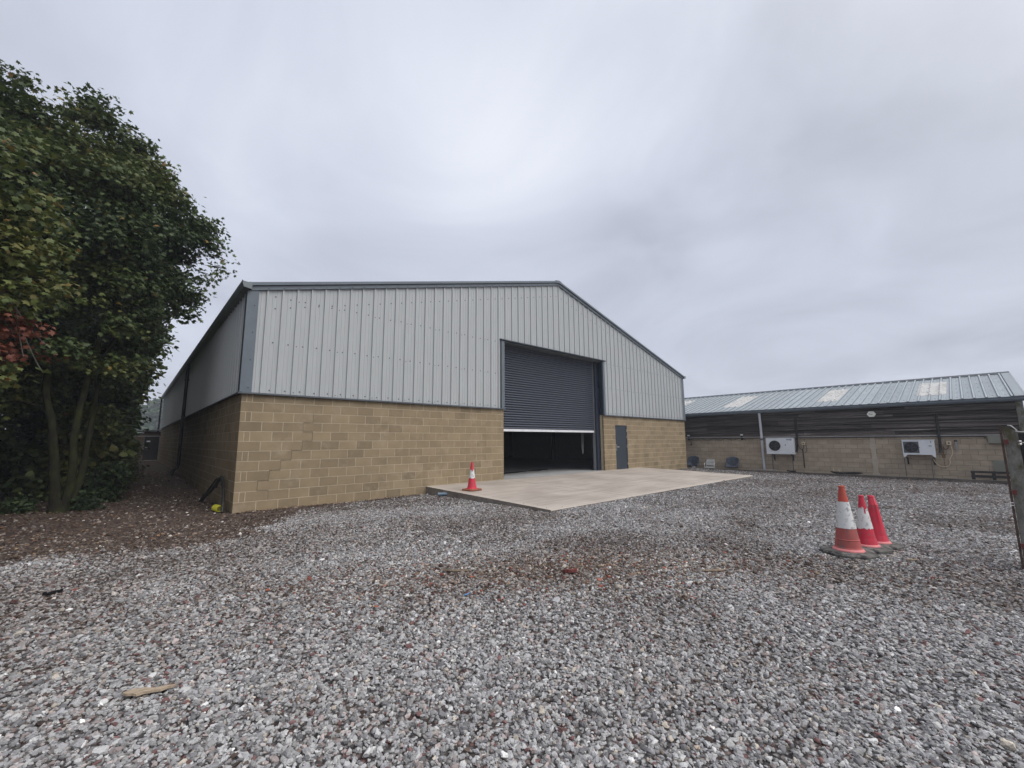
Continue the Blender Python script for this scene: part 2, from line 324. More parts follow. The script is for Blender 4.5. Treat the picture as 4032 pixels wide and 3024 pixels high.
stone = MIX(nt, 1.0, stone, gap, 'MULTIPLY')
vo2 = N(nt, 'ShaderNodeTexVoronoi'); vo2.inputs['Scale'].default_value = 11; L(nt, co, vo2.inputs['Vector'])
sc2 = N(nt, 'ShaderNodeSeparateColor'); L(nt, vo2.outputs['Color'], sc2.inputs[0])
stone = MIX(nt, 1.0, stone, RAMP(nt, sc2.outputs[1], [(0, (0.62, 0.61, 0.61)), (0.5, (1.0, 1.0, 1.0)), (1.0, (1.40, 1.39, 1.37))]), 'MULTIPLY')
soil = N(nt, 'ShaderNodeAttribute', attribute_name='soil').outputs['Fac']
sn_ = NOISE(nt, co, 3.5, 5, 0.7)
soil = MATH(nt, 'MULTIPLY', MATH(nt, 'ADD', soil, MATH(nt, 'MULTIPLY', MATH(nt, 'SUBTRACT', sn_, 0.55), 1.5)), 1.5, clamp=True)
# compacted, dirtier patches
patch = N(nt, 'ShaderNodeAttribute', attribute_name='patch').outputs['Fac']
pk = MATH(nt, 'MULTIPLY', MATH(nt, 'ADD', patch, MATH(nt, 'MULTIPLY', MATH(nt, 'SUBTRACT', NOISE(nt, co, 2.6, 6, 0.7), 0.5), 1.1)), 0.95, clamp=True)
stone = MIX(nt, pk, stone, MIX(nt, 0.35, MIX(nt, 1.0, stone, (0.62, 0.57, 0.54), 'MULTIPLY'), (0.105, 0.088, 0.078)))
soilc = RAMP(nt, NOISE(nt, co, 5, 8, 0.75), [(0.3, (0.042, 0.031, 0.026)), (0.52, (0.082, 0.060, 0.050)), (0.7, (0.135, 0.105, 0.088))])
vo3 = N(nt, 'ShaderNodeTexVoronoi'); vo3.inputs['Scale'].default_value = 17; L(nt, co, vo3.inputs['Vector'])
sc3 = N(nt, 'ShaderNodeSeparateColor'); L(nt, vo3.outputs['Color'], sc3.inputs[0])
speck = MATH(nt, 'MULTIPLY', MATH(nt, 'GREATER_THAN', sc3.outputs[0], 0.90), MATH(nt, 'LESS_THAN', vo3.outputs['Distance'], 0.33))
soilc = MIX(nt, speck, soilc, RAMP(nt, sc3.outputs[1], [(0, (0.15, 0.11, 0.09)), (0.6, (0.24, 0.20, 0.17)), (0.95, (0.42, 0.39, 0.34))]))
gc = MIX(nt, soil, stone, soilc)
L(nt, gc, pb.inputs['Base Color']); pb.inputs['Roughness'].default_value = 0.9; pb.inputs['Specular IOR Level'].default_value = 0.15
bp = N(nt, 'ShaderNodeBump'); bp.inputs['Strength'].default_value = 0.8; bp.inputs['Distance'].default_value = 0.02
hgt = MATH(nt, 'ADD', MATH(nt, 'MULTIPLY', vo.outputs['Distance'], -1.0), MATH(nt, 'MULTIPLY', NOISE(nt, co, 18, 5, 0.7), 0.8))
L(nt, hgt, bp.inputs['Height']); L(nt, bp.outputs[0], pb.inputs['Normal'])
g = MB(); g.v = gv; gpatch = [patchf(v_[0], v_[1]) for v_ in gv]; gsoil = [soilf(v_[0], v_[1]) for v_ in gv]; g.f = [list(f) for f in gf]; g.m = [0] * len(gf); g.t = [0.5] * len(gf)
go = g.build('ground', mg, smooth=True)
for nm_, dat_ in (('patch', gpatch), ('soil', gsoil)):
    at_ = go.data.attributes.new(nm_, 'FLOAT', 'POINT'); at_.data.foreach_set('value', dat_); tag(go, kind='structure')

# ------------------------------------------------------------------ loose stones (stuff): geometry nodes on a point mesh
def stone_points():
    fwd = math.atan2(cf.y, cf.x); out = []
    def ring(r0, r1, dens, s0, s1, half=1.06):
        area = (r1 * r1 - r0 * r0) * half; n = int(area * dens)
        r = np.sqrt(rng.uniform(r0 * r0, r1 * r1, n)); a = fwd + rng.uniform(-half, half, n)
        x = CAM.x + r * np.cos(a); y = CAM.y + r * np.sin(a); return np.stack([x, y, rng.uniform(s0, s1, n)], 1)
    P = np.concatenate([ring(1.3, 3.6, 3000, 0.009, 0.0165), ring(3.6, 6.5, 2100, 0.010, 0.017), ring(6.5, 10.5, 1150, 0.011, 0.018, 1.0), ring(10.5, 17, 330, 0.013, 0.020, 0.95), ring(17, 27, 70, 0.016, 0.024, 0.9)])
    # rubble patch
    n = 1500; q = np.stack([rng.normal(2.2, 1.15, n), rng.normal(-7.75, 0.5, n), 0.010 + 0.020 * rng.random(n) ** 2], 1)
    q[:, 1] += -(q[:, 0] - 2.2) * 0.62
    P = np.concatenate([P, q]); P[:, 2] *= 0.80 * np.exp(rng.normal(-0.04, 0.26, len(P))); return P, n
P, nr = stone_points()
pal = np.array([(0.17, .165, .17), (0.25, .245, .25), (0.32, .315, .32), (0.38, .375, .375), (0.44, .435, .43), (0.31, .30, .295), (0.36, .35, .34), (0.28, .235, .225), (0.17, .095, .09), (0.44, .39, .33), (0.56, .55, .54), (0.39, .33, .315), (0.74, .73, .71)])
pw = np.array([11, 14, 16, 15, 9, 12, 10, 4, 2.6, 2.2, 2, 3, 0.35]); pw = pw / pw.sum()
palr = np.array([(0.10, .07, .055), (0.16, .12, .095), (0.22, .075, .06), (0.32, .25, .18), (0.24, .22, .20), (0.42, .38, .33), (0.20, .17, .15), (0.36, .14, .09), (.6, .59, .56)])
pwr = np.array([18, 18, 4, 7, 14, 8, 18, 2, 3.]); pwr /= pwr.sum()
pals = np.array([(0.06, .045, .038), (0.095, .073, .06), (0.14, .11, .092), (0.21, .175, .15), (0.32, .29, .26), (0.6, .58, .54)])
pws = np.array([24, 28, 20, 12, 6, 1.2]); pws /= pws.sum()
keep = []; cols = []; zz = []; szs = []
for i, (x, y, s) in enumerate(P):
    if 4.9 < x < 16.9 and -5.0 < y < -0.3 and i % 3 == 0 and rnd.random() < 0.05 * math.exp(-min(y + 5.0, x - 4.86) / 0.12) + 0.0006:
        keep.append((x, y)); cols.append(tuple(pal[rng.choice(13, p=pw)] * 0.8) + (1.0,)); zz.append(0.215 + (y + 0.004) * 0.023 + s * 0.4); szs.append(s * 0.7); continue
    if (x > -0.05 and y > -0.03) or (4.8 < x < 17.02 and y > -5.08) or x > 22.9: continue
    so_ = soilf(x, y)
    if rnd.random() < so_ * 0.62: continue
    rub = RUBBLE(x, y); pt = patchf(x, y)
    u = rnd.random()
    if u < so_ or rnd.random() < pt * 0.28: c = pals[rng.choice(6, p=pws)]
    elif rnd.random() < rub * 0.8 or i >= len(P) - nr: c = palr[rng.choice(9, p=pwr)]
    else: c = pal[rng.choice(13, p=pw)] * 1.02 * np.array([0.985, 1.0, 1.0])
    k = rnd.uniform(0.65, 1.25) * (1.0 - 0.30 * pt)
    if rnd.random() < pt * 0.75: c = c * np.array([1.0, 0.92, 0.88])
    keep.append((x, y)); cols.append(tuple(c * k) + (1.0,)); zz.append(gz(x, y) + s * rnd.uniform(0.0, 0.55)); szs.append(s * (1 + 0.5 * (u < so_) * rnd.random()))
n = len(keep)
me = bpy.data.meshes.new('gravel'); me.vertices.add(n)
me.vertices.foreach_set('co', np.array([(a[0], a[1], z) for a, z in zip(keep, zz)], dtype=np.float32).ravel())
a = me.attributes.new('scol', 'FLOAT_COLOR', 'POINT'); a.data.foreach_set('color', np.array(cols, dtype=np.float32).ravel())
sv = np.array(szs)[:, None] * np.stack([rng.uniform(0.8, 1.5, n), rng.uniform(0.7, 1.05, n), rng.uniform(0.55, 0.85, n)], 1)
a = me.attributes.new('sscale', 'FLOAT_VECTOR', 'POINT'); a.data.foreach_set('vector', sv.astype(np.float32).ravel())
rv = np.stack([rng.normal(0, 0.35, n), rng.normal(0, 0.35, n), rng.uniform(0, 6.28, n)], 1)
a = me.attributes.new('srot', 'FLOAT_VECTOR', 'POINT'); a.data.foreach_set('vector', rv.astype(np.float32).ravel())
a = me.attributes.new('sidx', 'INT', 'POINT'); a.data.foreach_set('value', rng.integers(0, 7, n).astype(np.int32))
gravel = bpy.data.objects.new('gravel', me); COL.objects.link(gravel)
tag(gravel, 'loose grey, pink and dark red crushed stones covering the yard', 'gravel', kind='stuff')
ms = bpy.data.materials.new('crushed_stone'); ms.use_nodes = True; nt = ms.node_tree; pb = nt.nodes['Principled BSDF']
at = N(nt, 'ShaderNodeAttribute', attribute_name='scol'); at.attribute_type = 'INSTANCER'
co = N(nt, 'ShaderNodeTexCoord').outputs['Object']
c = MIX(nt, 1.0, at.outputs['Color'], RAMP(nt, NOISE(nt, co, 2.3, 5, 0.7), [(0.3, (0.80, 0.80, 0.80)), (0.7, (1.22, 1.22, 1.22))]), 'MULTIPLY')
L(nt, c, pb.inputs['Base Color']); pb.inputs['Roughness'].default_value = 0.85; pb.inputs['Specular IOR Level'].default_value = 0.2
ng = bpy.data.node_groups.new('scatter_stones', 'GeometryNodeTree')
ng.interface.new_socket('Geometry', in_out='INPUT', socket_type='NodeSocketGeometry'); ng.interface.new_socket('Geometry', in_out='OUTPUT', socket_type='NodeSocketGeometry')
gi = ng.nodes.new('NodeGroupInput'); gout = ng.nodes.new('NodeGroupOutput')
g2i = ng.nodes.new('GeometryNodeGeometryToInstance')
for k in range(7):
    ic = ng.nodes.new('GeometryNodeMeshIcoSphere'); ic.inputs['Radius'].default_value = 1.0; ic.inputs['Subdivisions'].default_value = 2
    sp = ng.nodes.new('GeometryNodeSetPosition'); nz = ng.nodes.new('ShaderNodeTexNoise'); nz.inputs['Scale'].default_value = 0.9; nz.inputs['Detail'].default_value = 2
    pos = ng.nodes.new('GeometryNodeInputPosition'); ad = ng.nodes.new('ShaderNodeVectorMath'); ad.operation = 'ADD'; ad.inputs[1].default_value = (k * 7.3, k * 3.1, -k * 5.7)
    ng.links.new(pos.outputs[0], ad.inputs[0]); ng.links.new(ad.outputs[0], nz.inputs['Vector'])
    sb = ng.nodes.new('ShaderNodeVectorMath'); sb.operation = 'SUBTRACT'; sb.inputs[1].default_value = (0.5, 0.5, 0.5); ng.links.new(nz.outputs['Color'], sb.inputs[0])
    sc_ = ng.nodes.new('ShaderNodeVectorMath'); sc_.operation = 'SCALE'; sc_.inputs['Scale'].default_value = 2.1; ng.links.new(sb.outputs[0], sc_.inputs[0])
    ng.links.new(ic.outputs['Mesh'], sp.inputs['Geometry']); ng.links.new(sc_.outputs[0], sp.inputs['Offset'])
    smt = ng.nodes.new('GeometryNodeSetMaterial'); smt.inputs['Material'].default_value = ms; ng.links.new(sp.outputs[0], smt.inputs['Geometry'])
    ng.links.new(smt.outputs[0], g2i.inputs[0])
iop = ng.nodes.new('GeometryNodeInstanceOnPoints'); iop.inputs['Pick Instance'].default_value = True
def named(t, nm):
    n_ = ng.nodes.new('GeometryNodeInputNamedAttribute'); n_.data_type = t; n_.inputs['Name'].default_value = nm; return n_.outputs['Attribute']
ng.links.new(gi.outputs[0], iop.inputs['Points']); ng.links.new(g2i.outputs[0], iop.inputs['Instance'])
ng.links.new(named('INT', 'sidx'), iop.inputs['Instance Index']); ng.links.new(named('FLOAT_VECTOR', 'srot'), iop.inputs['Rotation']); ng.links.new(named('FLOAT_VECTOR', 'sscale'), iop.inputs['Scale'])
ng.links.new(iop.outputs[0], gout.inputs[0])
md = gravel.modifiers.new('scatter', 'NODES'); md.node_group = ng

# ------------------------------------------------------------------ concrete apron
mc = bpy.data.materials.new('brushed_concrete'); mc.use_nodes = True; nt = mc.node_tree; pb = nt.nodes['Principled BSDF']
co = N(nt, 'ShaderNodeTexCoord').outputs['Object']
br = NOISE(nt, MAP(nt, co, (0.32, 5, 1), rot=(0, 0, 0.05)), 2.0, 7, 0.68); bl = NOISE(nt, co, 0.7, 5, 0.55)
c = RAMP(nt, br, [(0.28, (0.29, 0.255, 0.222)), (0.5, (0.385, 0.342, 0.30)), (0.72, (0.45, 0.405, 0.36))])
c = MIX(nt, 1.0, c, RAMP(nt, bl, [(0.3, (0.80, 0.79, 0.78)), (0.65, (1.08, 1.08, 1.08))]), 'MULTIPLY')
sp_ = N(nt, 'ShaderNodeSeparateXYZ'); L(nt, co, sp_.inputs[0])
edge = MATH(nt, 'MINIMUM', MATH(nt, 'ADD', sp_.outputs[1], 5.0), MATH(nt, 'SUBTRACT', sp_.outputs[0], 4.86))
edge = RAMP(nt, edge, [(0.0, (1, 1, 1)), (0.16, (1, 1, 1)), (0.22, (0, 0, 0))])
c = MIX(nt, MATH(nt, 'MULTIPLY', edge, 0.35), c, (0.50, 0.45, 0.39))
L(nt, c, pb.inputs['Base Color']); pb.inputs['Roughness'].default_value = 0.85; pb.inputs['Specular IOR Level'].default_value = 0.25
bp = N(nt, 'ShaderNodeBump'); bp.inputs['Strength'].default_value = 0.25; bp.inputs['Distance'].default_value = 0.01
L(nt, NOISE(nt, MAP(nt, co, (1, 14, 1)), 9, 4, 0.6), bp.inputs['Height']); L(nt, bp.outputs[0], pb.inputs['Normal'])
medge = mat('slab_edge', (0.215, 0.19, 0.165), 0.9, 0, 0.3, 4, bump=0.3)
s = MB()
def apron(x0, x1):
    z0, z1 = 0.215, 0.10; xa, xb = x0, x1
    s.add([(xa, -0.004, z0), (xb, -0.004, z0), (xb, -5.0, z1), (xa, -5.0, z1), (xa, -5.02, z1 - 0.015), (xb, -5.02, z1 - 0.015), (xb, -5.02, -0.4), (xa, -5.02, -0.4), (xa, -0.004, -0.4), (xb, -0.004, -0.4)],
          [(3, 2, 1, 0)], 0)
    s.add([(xa, -5.0, z1), (xb, -5.0, z1), (xb, -5.02, z1 - 0.015), (xa, -5.02, z1 - 0.015)], [(0, 3, 2, 1)], 0)
    s.add([(xa, -5.02, z1 - 0.015), (xb, -5.02, z1 - 0.015), (xb, -5.02, -0.4), (xa, -5.02, -0.4)], [(3, 2, 1, 0)], 1)
    for xx in (xa, xb):
        s.add([(xx, -0.004, z0), (xx, -5.0, z1), (xx, -5.02, z1 - 0.015), (xx, -5.02, -0.4), (xx, -0.004, -0.4)], [(0, 1, 2, 3, 4)], 1)
apron(4.86, 7.983); apron(8.0, 13.94); apron(13.96, 16.97)
s.box(7.98, 8.01, -5.0, -0.02, -0.3, 0.085, 1); s.box(13.94, 13.97, -5.0, -0.02, -0.3, 0.085, 1)
ap = s.build('concrete_apron', [mc, medge]); tag(ap, kind='structure')

# ------------------------------------------------------------------ warehouse
WH = empty('warehouse', (0, 0, 0), 'large grey metal clad warehouse on a honey coloured block base with half raised shutter', 'warehouse')
LX = 21.92; LEN = 32.0
def blockwall(mb, org, ud, nd, length, zlist, openings=(), phase=0, mats=(0, 1), quoin=False, L0=0.45, H=0.225, jt=0.015, seed=1, prow=0.004):
    """real blocks standing 4 mm proud of a mortar slab; ud along wall, nd outward"""
    r = random.Random(seed); U = Vector(ud); Nn = Vector(nd); O = Vector(org)
    def bx(u0, u1, z0, z1, d0, d1, mt, tone):
        a = O + U * u0 + Nn * d0; b = O + U * u1 + Nn * d1
        mb.box(a.x, b.x, a.y, b.y, z0, z1, mt, tone)
    for ri, z0 in enumerate(zlist):
        z1 = z0 + H; off = 0.0 if (ri + phase) % 2 == 0 else 0.225
        cuts = [0.0]; u = off - 0.005 if off else 0.445
        if off and quoin: cuts.append(0.105)
        while u < length: cuts.append(u); u += L0
        cuts.append(length); cuts = sorted(set(round(c, 3) for c in cuts))
        ops = [o for o in openings if o[2] < z1 - 0.01 and o[3] > z0 + 0.01]
        for a, b in zip(cuts[:-1], cuts[1:]):
            segs = [(a, b)]
            for o in ops:
                ns = []
                for p, q in segs:
                    if q <= o[0] or p >= o[1]: ns.append((p, q)); continue
                    if p < o[0]: ns.append((p, o[0]))
                    if q > o[1]: ns.append((o[1], q))
                segs = ns
            for p, q in segs:
                if q - p < 0.03: continue
                pr = prow + r.uniform(-0.001, 0.001)
                jl = 0 if abs(p) < 1e-6 or any(abs(p - o[1]) < 1e-6 for o in ops) else jt / 2
                jr = 0 if abs(q - length) < 1e-6 or any(abs(q - o[0]) < 1e-6 for o in ops) else jt / 2
                tone = min(1, max(0, r.gauss(0.5, 0.22))); 
                if r.random() < 0.05: tone = max(0, tone - 0.45)
                bx(p + jl, q - jr, z0 + jt / 2, z1 - jt / 2, -0.09, pr - prow, mats[0], tone)
    # mortar slab (recessed)
    zb, zt = zlist[0], zlist[-1] + H
    edges = sorted(set([0, length] + [o[0] for o in openings] + [o[1] for o in openings]))
    for a, b in zip(edges[:-1], edges[1:]):
        o = [o for o in openings if o[0] <= a + 1e-6 and o[1] >= b - 1e-6]
        ga = 0.0015 if a > 0 or True else 0
        if o:
            if o[0][3] < zt - 0.01: bx(a - 0.0, b + 0.0, o[0][3] + 0.0015, zt, -0.20, -prow, mats[1], 0.5)
            if o[0][2] > zb + 0.01: bx(a, b, zb, o[0][2] - 0.0015, -0.20, -prow, mats[1], 0.5)
        else: bx(a + ga, b - ga, zb, zt, -0.20, -prow, mats[1], 0.5)
rows = [round(-0.225 + 0.225 * i, 4) for i in range(13)]
fw = MB()
DX0, DX1, RX0, RX1 = 14.86, 15.85, 7.95, 13.97
blockwall(fw, (0, 0, 0), (1, 0, 0), (0, -1, 0), LX, rows, [(RX0, RX1, -0.5, 3.0), (DX0, DX1, -0.5, 2.25)], phase=1, quoin=True, seed=3)
ck = [(1.57, 2.25), (1.57, 2.025), (1.345, 2.025), (1.345, 1.8), (1.57, 1.8), (1.57, 1.575), (1.345, 1.575), (1.345, 1.35), (1.12, 1.35), (1.12, 1.125), (0.895, 1.125),
      (0.895, 0.9), (0.67, 0.9), (0.67, 0.675), (0.445, 0.675), (0.445, 0.45), (0.67, 0.45), (0.67, 0.225)]
for (x0, z0), (x1, z1) in zip(ck[:-1], ck[1:]):
    w = rnd.uniform(0.002, 0.0035)
    if x0 == x1: fw.box(x0 - w, x0 + w, -0.0022, 0.003, min(z0, z1) + 0.002, max(z0, z1) - 0.002, 2)
    else: fw.box(min(x0, x1) - 0.003, max(x0, x1) + 0.003, -0.0022, 0.003, z0 - w, z0 + w, 2)
def halves(mb, xs_):
    A, Bm = MB(), MB()
    for f, m_, t_ in zip(mb.f, mb.m, mb.t):
        P_ = [mb.v[i] for i in f]; (A if sum(p[0] for p in P_) / len(P_) < xs_ else Bm).add(P_, [tuple(range(len(P_)))], m_, t_)
    return A, Bm
fA, fB = halves(fw, 11.0)
fo = fA.build('block_wall', [M['block'], M['mortar'], M['crack']], WH); fo['label'] = 'honey coloured block front wall with a stepped crack'
fo = fB.build('block_wall', [M['block'], M['mortar']], WH); fo['label'] = 'honey coloured block front wall around the small door'
sw = MB(); blockwall(sw, (0, 0.002, 0), (0, 1, 0), (-1, 0, 0), LEN, rows[:], [], phase=0, quoin=True, seed=5)
so2 = sw.build('block_wall', [M['sideblock'], M['mortar']], WH); so2['label'] = 'dark long side block wall facing the trees'
bw = MB(); bw.box(LX - 0.2, LX - 0.002, 0.22, LEN, -0.3, 2.7, 0); bw.box(0.21, LX - 0.22, LEN - 0.2, LEN - 0.01, -0.3, 2.7, 0)
bw.build('inner_wall', M['steel_int'], WH)

# ribbed sheets
RIB = [(-0.030, 0), (-0.018, 0.038), (0.018, 0.038), (0.030, 0)]
def prof(a, b, r0, pitch=0.3333, minor=True):
    pts = [(a, 0.0)]; k = math.floor((a - r0) / pitch) - 1
    while r0 + k * pitch < b + pitch:
        c = r0 + k * pitch
        L_ = [(c + x, dd) for x, dd in RIB]
        if minor:
            for mm in (0.36, 0.64): L_ += [(c + pitch * mm - 0.012, 0), (c + pitch * mm - 0.006, 0.006), (c + pitch * mm + 0.006, 0.006), (c + pitch * mm + 0.012, 0)]
        pts += [p for p in sorted(L_) if a < p[0] < b]; k += 1
    pts.append((b, pts[-1][1])); return pts
SL = 0.2675
def ztop(x): return 5.13 + SL * min(x, LX - x)
fc = MB(); pr = prof(0.12, LX - 0.12, 0.36)
if True:
    P2 = []
    for p in pr: P2.append(p)
    P2.append((LX / 2, 0.0)); P2 = sorted(set(P2))
    def band(a, b, zb):
        Q = [p for p in P2 if a < p[0] < b]
        def dep(x):
            for (x0, d0), (x1, d1) in zip(P2[:-1], P2[1:]):
                if x0 <= x <= x1: return d0 + (d1 - d0) * ((x - x0) / max(1e-6, x1 - x0))
            return 0
        Q = [(a, dep(a))] + Q + [(b, dep(b))]
        for (x0, d0), (x1, d1) in zip(Q[:-1], Q[1:]):
            if x1 - x0 < 1e-5: continue
            fc.add([(x0, -0.02 - d0, zb), (x1, -0.02 - d1, zb), (x1, -0.02 - d1, ztop(x1)), (x0, -0.02 - d0, ztop(x0))], [(0, 1, 2, 3)], 0)
    band(0.12, 7.86, 2.69); band(7.86, 14.06, 5.20); band(14.06, LX - 0.12, 2.69)
# screws
def inx(x, z): return z < ztop(x) - 0.12 and not (7.7 < x < 14.2 and z < 5.3)
k = 0; x = 0.36
while x < LX - 0.3:
    xm = x + 0.18
    for z in (2.78, 3.93, 5.08):
        if inx(xm, z) and 0.3 < xm < LX - 0.2: fc.disc((xm + rnd.uniform(-.006, .006), -0.02, z + rnd.uniform(-.012, .012)), (0, -1, 0), 0.018, 6, 1, 0.008)
        if k % 3 == 2 and inx(x, z): fc.disc((x + 0.028, -0.045, z - 0.03), (0, -1, 0), 0.016, 6, 1, 0.008)
    zr = ztop(xm) - 0.50
    if inx(xm, zr): fc.disc((xm, -0.02, zr), (0, -1, 0), 0.018, 6, 1, 0.008)
    x += 0.3333; k += 1
fo = fc.build('cladding', [M['cladding'], M['screw']], WH); fo['label'] = 'pale grey ribbed sheet gable cladding'
sc_ = MB(); py = prof(0.10, LEN - 0.05, 0.30)
for (y0, d0), (y1, d1) in zip(py[:-1], py[1:]):
    sc_.add([(-0.02 - d0, y0, 2.69), (-0.02 - d1, y1, 2.69), (-0.02 - d1, y1, 5.2), (-0.02 - d0, y0, 5.2)], [(0, 3, 2, 1)], 0)
o = sc_.build('cladding', [M['cladding']], WH); o['label'] = 'shaded ribbed sheet cladding of the long side wall'
ob = MB(); ob.add([(LX + .02, 0, 2.69), (LX + .02, LEN, 2.69), (LX + .02, LEN, 5.2), (LX + .02, 0, 5.2)], [(0, 1, 2, 3)], 0)
ob.add([(0, LEN, 2.69), (LX, LEN, 2.69), (LX, LEN, 5.15), (LX / 2, LEN, 8.1), (0, LEN, 5.15)], [(0, 1, 2, 3, 4)], 0)
ob.add([(LX - .04, 0.05, 2.69), (LX - .04, LEN - .05, 2.69), (LX - .04, LEN - .05, 5.2), (LX - .04, 0.05, 5.2)], [(0, 1, 2, 3)], 1)
o = ob.build('cladding', [M['cladding'], M['steel_int']], WH)

# flashings
fl = MB(); flr = MB()
fl.box(-0.062, 0.175, -0.062, 0.0, 2.69, 5.20, 0); fl.box(-0.062, 0.0, 0.0, 0.16, 2.69, 5.20, 1)
for z in (2.80, 3.45, 4.1, 4.75): fl.disc((0.10, -0.062, z), (0, -1, 0), 0.016, 6, 1, 0.008)
flr.box(LX - 0.175, LX + 0.062, -0.062, 0.0, 2.69, 5.20, 0); flr.box(LX, LX + 0.062, 0, 0.16, 2.69, 5.2, 0); flr.build('corner_flashing', [M['slate'], M['slate_dark']], WH)
fl.build('corner_flashing', [M['slate'], M['slate_dark']], WH)
dt = MB()
for a, b in ((-0.09, 7.97), (13.93, LX + 0.09)):
    dt.prism([(a, -0.02, 2.70), (a, -0.085, 2.692), (a, -0.092, 2.655), (a, -0.080, 2.650), (a, -0.02, 2.675)], (b - a, 0, 0), 0)
dt.prism([(-0.02, -0.09, 2.70), (-0.085, -0.09, 2.692), (-0.092, -0.09, 2.655), (-0.080, -0.09, 2.650), (-0.02, -0.09, 2.675)], (0, LEN + 0.09, 0), 0)
o = dt.build('drip_flashing', M['slate_dark'], WH)
vf = MB()
for sgn, x0 in ((1, -0.02), (-1, LX + 0.02)):
    xm = LX / 2; n = 12
    for zo0, zo1, y0, y1, mt in ((5.09, 5.192, -0.085, -0.02, 0), (5.20, 5.275, -0.135, -0.02, 0)):
        a = (x0, y0, zo0); xr = xm
        dz = SL * LX / 2
        vf.prism([(x0, y0, zo0), (xr, y0, zo0 + dz), (xr, y0, zo1 + dz), (x0, y0, zo1)][::(1 if sgn > 0 else -1)], (0, y1 - y0, 0), mt)
    x = 0.36
    while x < LX / 2 - 0.2:
        xx = x if sgn > 0 else LX - x
        vf.disc((xx, -0.085, 5.125 + SL * x), (0, -1, 0), 0.016, 6, 1, 0.008); x += 0.3333
vf.prism([(LX / 2 - 0.16, -0.14, 5.20 + SL * LX / 2 - 0.06), (LX / 2, -0.14, 5.205 + SL * LX / 2 - 0.02), (LX / 2 + 0.16, -0.14, 5.20 + SL * LX / 2 - 0.06), (LX / 2 + 0.16, -0.14, 5.25 + SL * LX / 2), (LX / 2, -0.14, 5.285 + SL * LX / 2), (LX / 2 - 0.16, -0.14, 5.25 + SL * LX / 2)], (0, 0.1, 0), 0)
vf.build('verge_flashing', [M['slate'], M['slate_dark']], WH)
# roof
rf = MB(); dz = SL * LX / 2
for x0, z0, x1, z1 in ((-0.08, 5.235, LX / 2, 5.255 + dz), (LX + 0.08, 5.235, LX / 2, 5.255 + dz)):
    rf.add([(x0, -0.12, z0), (x1, -0.12, z1), (x1, LEN + 0.3, z1), (x0, LEN + 0.3, z0), (x0, -0.12, z0 - 0.03), (x1, -0.12, z1 - 0.03), (x1, LEN + 0.3, z1 - 0.03), (x0, LEN + 0.3, z0 - 0.03)],
           [(0, 1, 2, 3), (7, 6, 5, 4), (0, 4, 5, 1), (3, 2, 6, 7)], 0)
y = 0.1
while y < LEN:
    rf.bar((-0.08, y, 5.245), (LX / 2, y, 5.265 + dz), 0.05, 0.04); rf.bar((LX + 0.08, y, 5.245), (LX / 2, y, 5.265 + dz), 0.05, 0.04); y += 0.6666
rf.box(LX / 2 - 0.12, LX / 2 + 0.12, -0.1, LEN + 0.3, 5.25 + dz, 5.285 + dz)
rf.build('roof', M['slate'], WH)
# gutters
gu = MB(); ge = 33.2
gu.prism([(-0.205, -0.16, 5.262), (-0.20, -0.16, 5.20), (-0.165, -0.16, 5.115), (0.0, -0.16, 5.085), (0.0, -0.16, 5.10), (-0.157, -0.16, 5.127), (-0.19, -0.16, 5.205), (-0.193, -0.16, 5.262)], (0, ge + 0.16, 0), 0)
gu.prism([(-0.205, -0.16, 5.262), (-0.20, -0.16, 5.20), (-0.165, -0.16, 5.115), (0.0, -0.16, 5.085), (0.01, -0.16, 5.235), (-0.04, -0.16, 5.275), (-0.07, -0.16, 5.255)], (0, 0.01, 0), 0)
gu.build('gutter', M['gutter'], WH)
gr_ = MB(); gr_.prism([(LX + 0.205, -0.16, 5.262), (LX + 0.20, -0.16, 5.12), (LX + .0, -0.16, 5.09), (LX + 0.0, -0.16, 5.25)][::-1], (0, ge, 0), 0)
gr_.build('gutter', M['gutter'], WH)
for yy, full in ((12.35, True), (33.0, False)):
    dp = MB(); path = [(-0.11, yy, 5.10), (-0.11, yy, 4.9), (-0.13, yy, 4.7)] + [(-0.13, yy, z) for z in (2.75, 0.62)]
    if full: path += [(-0.16, yy - 0.02, 0.50), (-0.30, yy - 0.12, 0.36), (-0.34, yy - 0.15, 0.24), (-0.34, yy - 0.15, 0.16)]
    else: path = [(-0.13, yy, 5.12), (-0.13, yy, 0.2)]
    dp.tube(path, 0.062, 12, 0)
    if full:
        for z in (4.35, 2.7, 1.3): dp.tube([(-0.13, yy, z - 0.04), (-0.13, yy, z + 0.04)], 0.074, 12, 0); dp.box(-0.12, 0.0, yy - 0.06, yy - 0.12, z - 0.02, z + 0.02, 0)
    dp.build('downpipe', M['black_pipe'], WH, autosm=40)
# door head + jamb flashing
hj = MB()
hj.box(7.80, 7.955, -0.066, 0.0, 2.69, 5.15, 0); hj.box(7.79, 7.80, -0.075, 0.0, 2.69, 5.17, 1); hj.box(7.94, 7.955, 0.0, 0.20, 2.69, 5.15, 1)
hj.box(13.965, 14.10, -0.066, 0.0, 2.69, 5.13, 0); hj.box(13.962, 13.975, 0.0, 0.20, 2.69, 5.13, 2)
hj.prism([(7.76, -0.02, 5.215), (7.76, -0.115, 5.20), (7.76, -0.115, 5.165), (7.76, -0.02, 5.165)], (6.41, 0, 0), 1)
hj.box(7.96, 13.96, -0.02, 0.45, 5.125, 5.163, 3)
hj.build('shutter_surround', [M['slate'], M['slate_dark'], M['navy'], mat('soffit', (0.10, 0.115, 0.12), 0.6)], WH)
